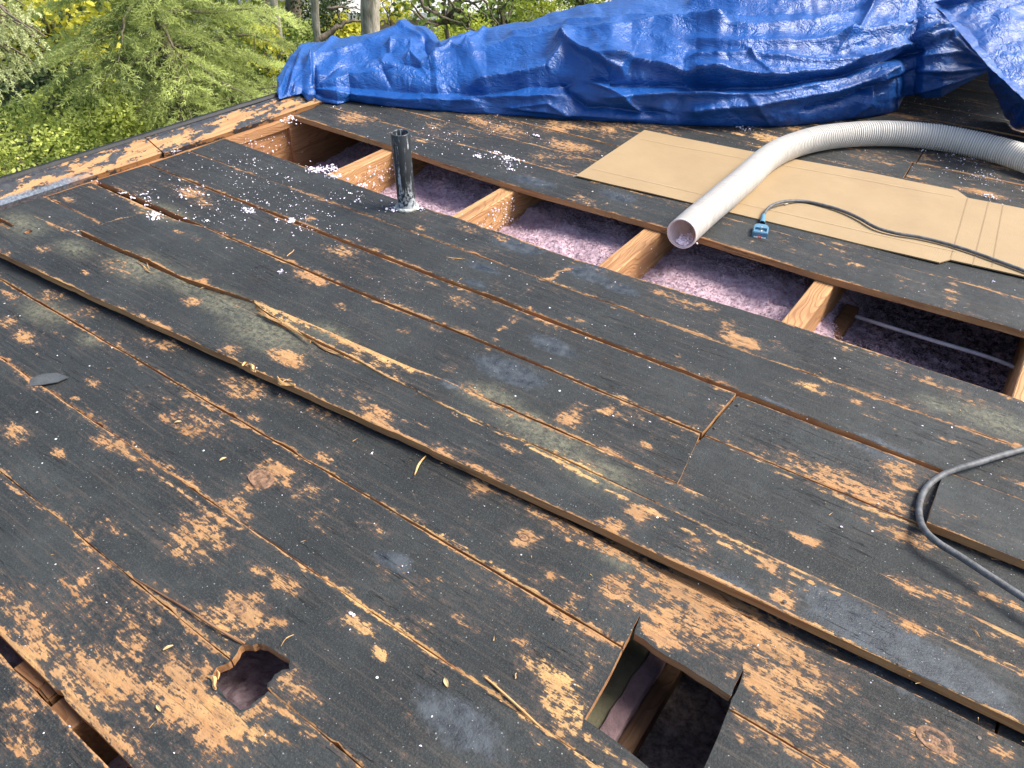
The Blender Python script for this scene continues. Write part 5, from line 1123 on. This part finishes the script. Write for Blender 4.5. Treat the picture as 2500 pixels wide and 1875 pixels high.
# broad leaved masses
def cloud(cen, rad, ncl, per, size, sd, clr=.25, tonemap=None, flat=.6, droop=.2):
    r_ = np.random.default_rng(sd); d = unit(r_.normal(size=(ncl, 3))); rr = r_.uniform(.35, 1.0, (ncl, 1))**.6
    cc = np.array(cen)+d*rr*np.array(rad); n = ncl*per
    c_ = np.repeat(cc, per, 0)+r_.normal(size=(n, 3))*clr*np.array([1, 1, .55]); dd = unit(r_.normal(size=(n, 3))*np.array([1, 1, flat])+np.array([0, 0, -droop]))
    tn = np.clip(np.repeat(r_.uniform(.0, .9, ncl), per)+r_.normal(size=n)*.15, 0, 1); return c_, dd, size*r_.uniform(.55, 1.25, n), tn
def broad(name, label, cat, px, py, D, rad, ncl, per, size, sd, mt, clr=.25, r0=.06, asp=.7, group=None, bk=None, limbn=7):
    c = PD(px, py, D); cc, dd, sz, tn = cloud(c, rad, ncl, per, size, sd, clr); crown = leafset(cc, sz, dd, tn, asp)
    limbs = []; r_ = np.random.default_rng(sd+1)
    for k in range(limbn):
        e_ = c+unit(r_.normal(size=3))*np.array(rad)*.8; s_ = np.array([c[0], c[1], c[2]-rad[2]*.7]); limbs.append(([s_, (s_+e_)/2+r_.normal(size=3)*.1, e_], r0*.5, .008))
    return tree(name, label, cat, (c[0], c[1], GZ), (c[0], c[1], c[2]), r0, r0*.5, bk or BARK2, crown, mt, limbs, group, sd)
YEL = leaf_mat('yellow_maple_leaves', (.40, .40, .04), (.85, .80, .14), .55)
GRN = leaf_mat('green_shrub_leaves', (.08, .13, .02), (.80, .86, .22), .5)
MID = leaf_mat('mid_green_leaves', (.06, .10, .02), (.32, .42, .09), .5)
LIM = leaf_mat('lime_leaves', (.30, .36, .04), (.62, .66, .12), .55)
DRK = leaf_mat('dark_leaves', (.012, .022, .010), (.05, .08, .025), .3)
broad('maple_tree', 'yellow leaved maple behind the conifer at the upper left', 'maple tree', 120, 20, 11.5, (.8, .6, .8), 50, 40, .11, 21, YEL, .14)
broad('laurel_shrub', 'bright leafy shrub just beyond the roof edge at the lower left', 'shrub', 200, 330, 8.3, (.75, .6, .45), 60, 110, .045, 22, GRN, .10, r0=.03)
broad('laurel_shrub', 'leafy shrub in the bottom left corner of the garden by the roof edge', 'shrub', 40, 380, 7.8, (.8, .6, .4), 60, 110, .040, 23, GRN, .10, r0=.03)
broad('laurel_shrub', 'small leaved shrub low behind the conifer with a yellow patch above', 'shrub', 290, 350, 9.8, (.8, .7, .6), 50, 70, .050, 24, GRN, .10, r0=.03)
broad('shade_shrub', 'shrub coloured dark to stand for the shade under the spruce at the left', 'shrub', 60, 235, 11.5, (1.5, 1.0, 1.1), 60, 90, .06, 25, DRK, .2, r0=.04)  # added dark mass, its leaf colour stands for shade under the spruce
broad('yellow_shrub', 'slender yellow leaved shrub glimpsed through the conifer', 'shrub', 262, 265, 10.5, (.13, .13, .75), 40, 50, .05, 26, YEL, .06, r0=.02)
broad('lime_tree', 'bright lime green tree above the left shoulder of the tarp heap', 'tree', 1330, 5, 17, (1.1, .9, 1.1), 90, 110, .07, 27, LIM, .16)
broad('green_bush', 'green bush behind the tarp below the pale roofed house', 'shrub', 1130, 85, 13.5, (.6, .5, .35), 50, 90, .05, 28, LIM, .10, r0=.03)
broad('dark_branch_tree', 'tree with dark twisting branches and sparse green leaves in front of the house', 'tree', 1090, 5, 11.5, (.9, .6, .36), 34, 16, .09, 29, MID, .12, limbn=16)
broad('dark_branch_tree', 'small leaved dark tree in front of the lime green tree', 'tree', 1235, 15, 12, (.36, .35, .5), 30, 36, .06, 30, MID, .10, limbn=12)
broad('dark_branch_tree', 'dark leafed tree touching the top edge above the tarp', 'tree', 1420, -25, 13, (.5, .4, .35), 30, 60, .06, 36, MID, .10, limbn=8)
broad('yellow_maple', 'low yellow green maple left of the thick pale trunk', 'maple tree', 835, 80, 14.2, (.55, .3, .20), 26, 40, .10, 31, YEL, .09, r0=.03)
broad('yellow_maple', 'yellow green maple twigs hanging beside the top of the thick pale trunk', 'maple tree', 955, 15, 13.2, (.25, .3, .25), 12, 20, .09, 32, YEL, .09, r0=.02)
broad('holly_shrub', 'dark bluish shrub between the two groups of trunks', 'shrub', 800, 60, 14.5, (.7, .5, .5), 40, 70, .06, 33, DRK, .12, r0=.03)
broad('undergrowth_bush', 'mid green bush at the feet of the thin trunks', 'shrub', 700, 130, 14.0, (.9, .6, .5), 50, 80, .06, 34, MID, .14, r0=.03)
broad('yellow_maple', 'patch of yellow leaves low among the thin trunks', 'maple tree', 655, 125, 12.0, (.35, .3, .35), 16, 30, .08, 35, YEL, .08, r0=.02)
# bare trunks
def bare(px0, px1, w, D, label, mt, sd, pyb=200):
    b_ = PD(px0, pyb, D); t_ = PD(px1, 0, D); dz = t_[2]-b_[2]; s = (t_-b_)/dz; base = b_+s*(GZ-b_[2]); top = t_+s*1.6
    r = w/2*(D*F/1950)/F*1.0
    limbs = []
    c = PD(px1, -260, D); cc, dd, sz, tn = cloud(c, (1.1, 1.0, .5), 30, 30, .09, sd, .2)
    tree('bare_trunk_tree', label, 'tree', tuple(base), tuple(top), r*1.15, r*.9, mt, leafset(cc, sz, dd, tn, .7), MID, limbs, 'tree trunks beyond the roof', sd)
bare(905, 899, 46, 12.6, 'thickest trunk, pale and sunlit, rising behind the tarp', BARK1, 41)
bare(700, 667, 20, 13.5, 'leftmost slim grey trunk behind the conifer', BARK1, 42)
bare(716, 712, 38, 15.5, 'dark brown trunk right of the slim grey one', BARK2, 43)
bare(775, 757, 18, 13.0, 'slim mottled trunk between the dark trunk and the yellow maple', BARK1, 44)
bare(648, 644, 24, 16.5, 'dark trunk half hidden by the conifer', BARK2, 45)
# limb crossing towards the thick trunk
# twiggy dark limbs over the house
BL = ['longest dark bare branch, sweeping down right across the pale roof', 'short dark branch crossing above the longest one', 'thick bare branch reaching from the yellow leaves towards the thick pale trunk',
      'dark branch hanging down at the right end of the pale house', 'thin level twig at the top left of the thick pale trunk', 'thin drooping twig between the slim trunks and the thick pale one']
for bi, (l, ra) in enumerate((([(1010,-30),(1040,20),(1090,45),(1150,70),(1180,85)], .03), ([(1060,-40),(1100,5),(1130,30),(1150,60)], .022), ([(780,95),(810,75),(850,55),(880,52)], .045), ([(1170,-20),(1195,30),(1215,60),(1225,75)], .018), ([(800,20),(840,18),(880,25)], .02), ([(825,25),(832,45),(836,60)], .014))):
    q = spline([PD(x, y, 11.0) for x, y in l], .05); q[1:-1] += rng.normal(size=(len(q)-2, 3))*.012; V, Fq = tube_arrays(q, np.linspace(ra, ra*.3, len(q)), 7)
    link('branch', mesh_np('branch', V, Fq), BARK2, None, BL[bi], 'branch', 'bare branches beyond the tarp', smooth=True)
# distant wood behind everything
V_ = []; 
r_ = np.random.default_rng(77); n = 60000
ax = r_.uniform(-16, 10, n); az = GZ+r_.random(n)**1.1*8.5; dep = 19+r_.normal(size=n)*.9+4*vnoise(ax*.4, az*.5, 8)
lat = ax; cen = RT[None]*lat[:, None]+FH[None]*dep[:, None]; cen[:, 2] = az
gap = vnoise(ax*.9, az*1.1, 15); keep = (gap > .30) & ~((lat > -3.9) & (lat < 3) & (az > -6) & (az < 0)); cen = cen[keep]
V, Fq, tn = leafset(cen, r_.uniform(.12, .26, len(cen)), unit(r_.normal(size=(len(cen), 3))), np.clip(vnoise(cen[:, 0]*.8, cen[:, 2]*1.2, 6)*1.2-.2+r_.normal(size=len(cen))*.1, 0, 1), .6)
me = mesh_np('woodland', V, Fq); attr(me, 'tone', tn); link('woodland', me, leaf_mat('woodland_leaves', (.03, .045, .012), (.55, .60, .12), .5), None, 'mixed woodland closing off the garden behind the trees', 'woodland', kind='stuff')
n = 9000; ax = r_.uniform(-9, 2, n); dp = r_.uniform(7.2, 15, n); cen = RT[None]*ax[:, None]+FH[None]*dp[:, None]; cen[:, 2] = GZ+r_.random(n)**2*.9
V, Fq, tn = leafset(cen, r_.uniform(.06, .16, n), unit(r_.normal(size=(n, 3))+np.array([0, 0, .6])), r_.random(n), .6); me = mesh_np('ground_cover', V, Fq); attr(me, 'tone', tn)
link('ground_cover', me, MID, None, 'low leafy ground cover beneath the trees', 'ground cover', kind='stuff')
# neighbour's house
hc = PD(1080, 40, 20.0); hz = hc[2]
house = empty('house', (hc[0], hc[1], GZ), 'pale beige sided house with a light grey shingle roof behind the trees', 'house')
def siding(name, base, nscale, kind):
    m, t, b = mat(name); g = N(t); v = g.coords(rnd=False); sep = g.n('ShaderNodeSeparateXYZ'); g.l(v, sep.inputs[0])
    f = g.math('FRACT', g.math('MULTIPLY', sep.outputs[2 if kind == 'lap' else 1], nscale)); e_ = g.mapr(f, 0, .12, .45, 1); c = g.mix(g.mapr(g.noise(v, 8, 4), .3, .7), base, tuple(q*.85 for q in base))
    x = g.mix(e_, tuple(q*.35 for q in base), c); g.l(x, b.inputs['Base Color']); b.inputs['Roughness'].default_value = .8; return m
def hbox(name, x0, x1, y0, y1, z0, z1, m, par=house, bev=0):
    V = []
    for z in (z0, z1):
        for y in (y0, y1):
            for x in (x0, x1): V.append(tuple(np.array([hc[0], hc[1], 0])+RT*x+FH*y+np.array([0, 0, z])))
    me = quads_mesh(name, V, [(0, 1, 3, 2), (4, 6, 7, 5), (0, 4, 5, 1), (2, 3, 7, 6), (0, 2, 6, 4), (1, 5, 7, 3)]); me.transform(Matrix.Translation(-Vector(house.location))); return link(name, me, m, par)
ez = PD(1100, 30, 20)[2]
LAP = siding('lap_siding', (.66, .55, .42), 6.0, 'lap'); SHG = siding('grey_shingles', (.80, .78, .78), 5.0, 'roof'); TRIM = simple('white_trim', (.86, .86, .84), .5)
hbox('wall', -4.5, 5, 0, 6, GZ, ez, LAP); hbox('eave_trim', -4.9, 5.4, -.45, -.38, ez-.06, ez+.10, TRIM)
rv = [(-4.9, -.38, ez+.02), (5.4, -.38, ez+.02), (5.4, 3.2, ez+1.7), (-4.9, 3.2, ez+1.7), (5.4, 6.5, ez+.02), (-4.9, 6.5, ez+.02)]
Vr = [tuple(np.array([hc[0], hc[1], 0])+RT*x+FH*y+np.array([0, 0, z])) for x, y, z in rv]+[tuple(np.array([hc[0], hc[1], 0])+RT*x+FH*y+np.array([0, 0, z-.08])) for x, y, z in rv]
me = quads_mesh('roof_slope', Vr, [(0, 1, 2, 3), (3, 2, 4, 5), (7, 6, 9, 8), (8, 9, 11, 10), (0, 6, 7, 1), (5, 4, 10, 11), (1, 7, 8, 2), (2, 8, 10, 4), (3, 9, 6, 0), (5, 11, 9, 3)]); me.transform(Matrix.Translation(-Vector(house.location))); link('shingle_roof', me, SHG, house)
hbox('garage_door', -.75, .0, -.06, 0, GZ, PD(1065, 60, 20)[2], TRIM)
hbox('window_frame', -3.3, -2.0, -.06, 0, ez-1.6, ez-.5, TRIM)
hbox('patio_wall', -4, 1.2, -1.2, -1.05, GZ, PD(1060, 92, 18.8)[2], simple('pale_concrete', (.72, .68, .60), .8))
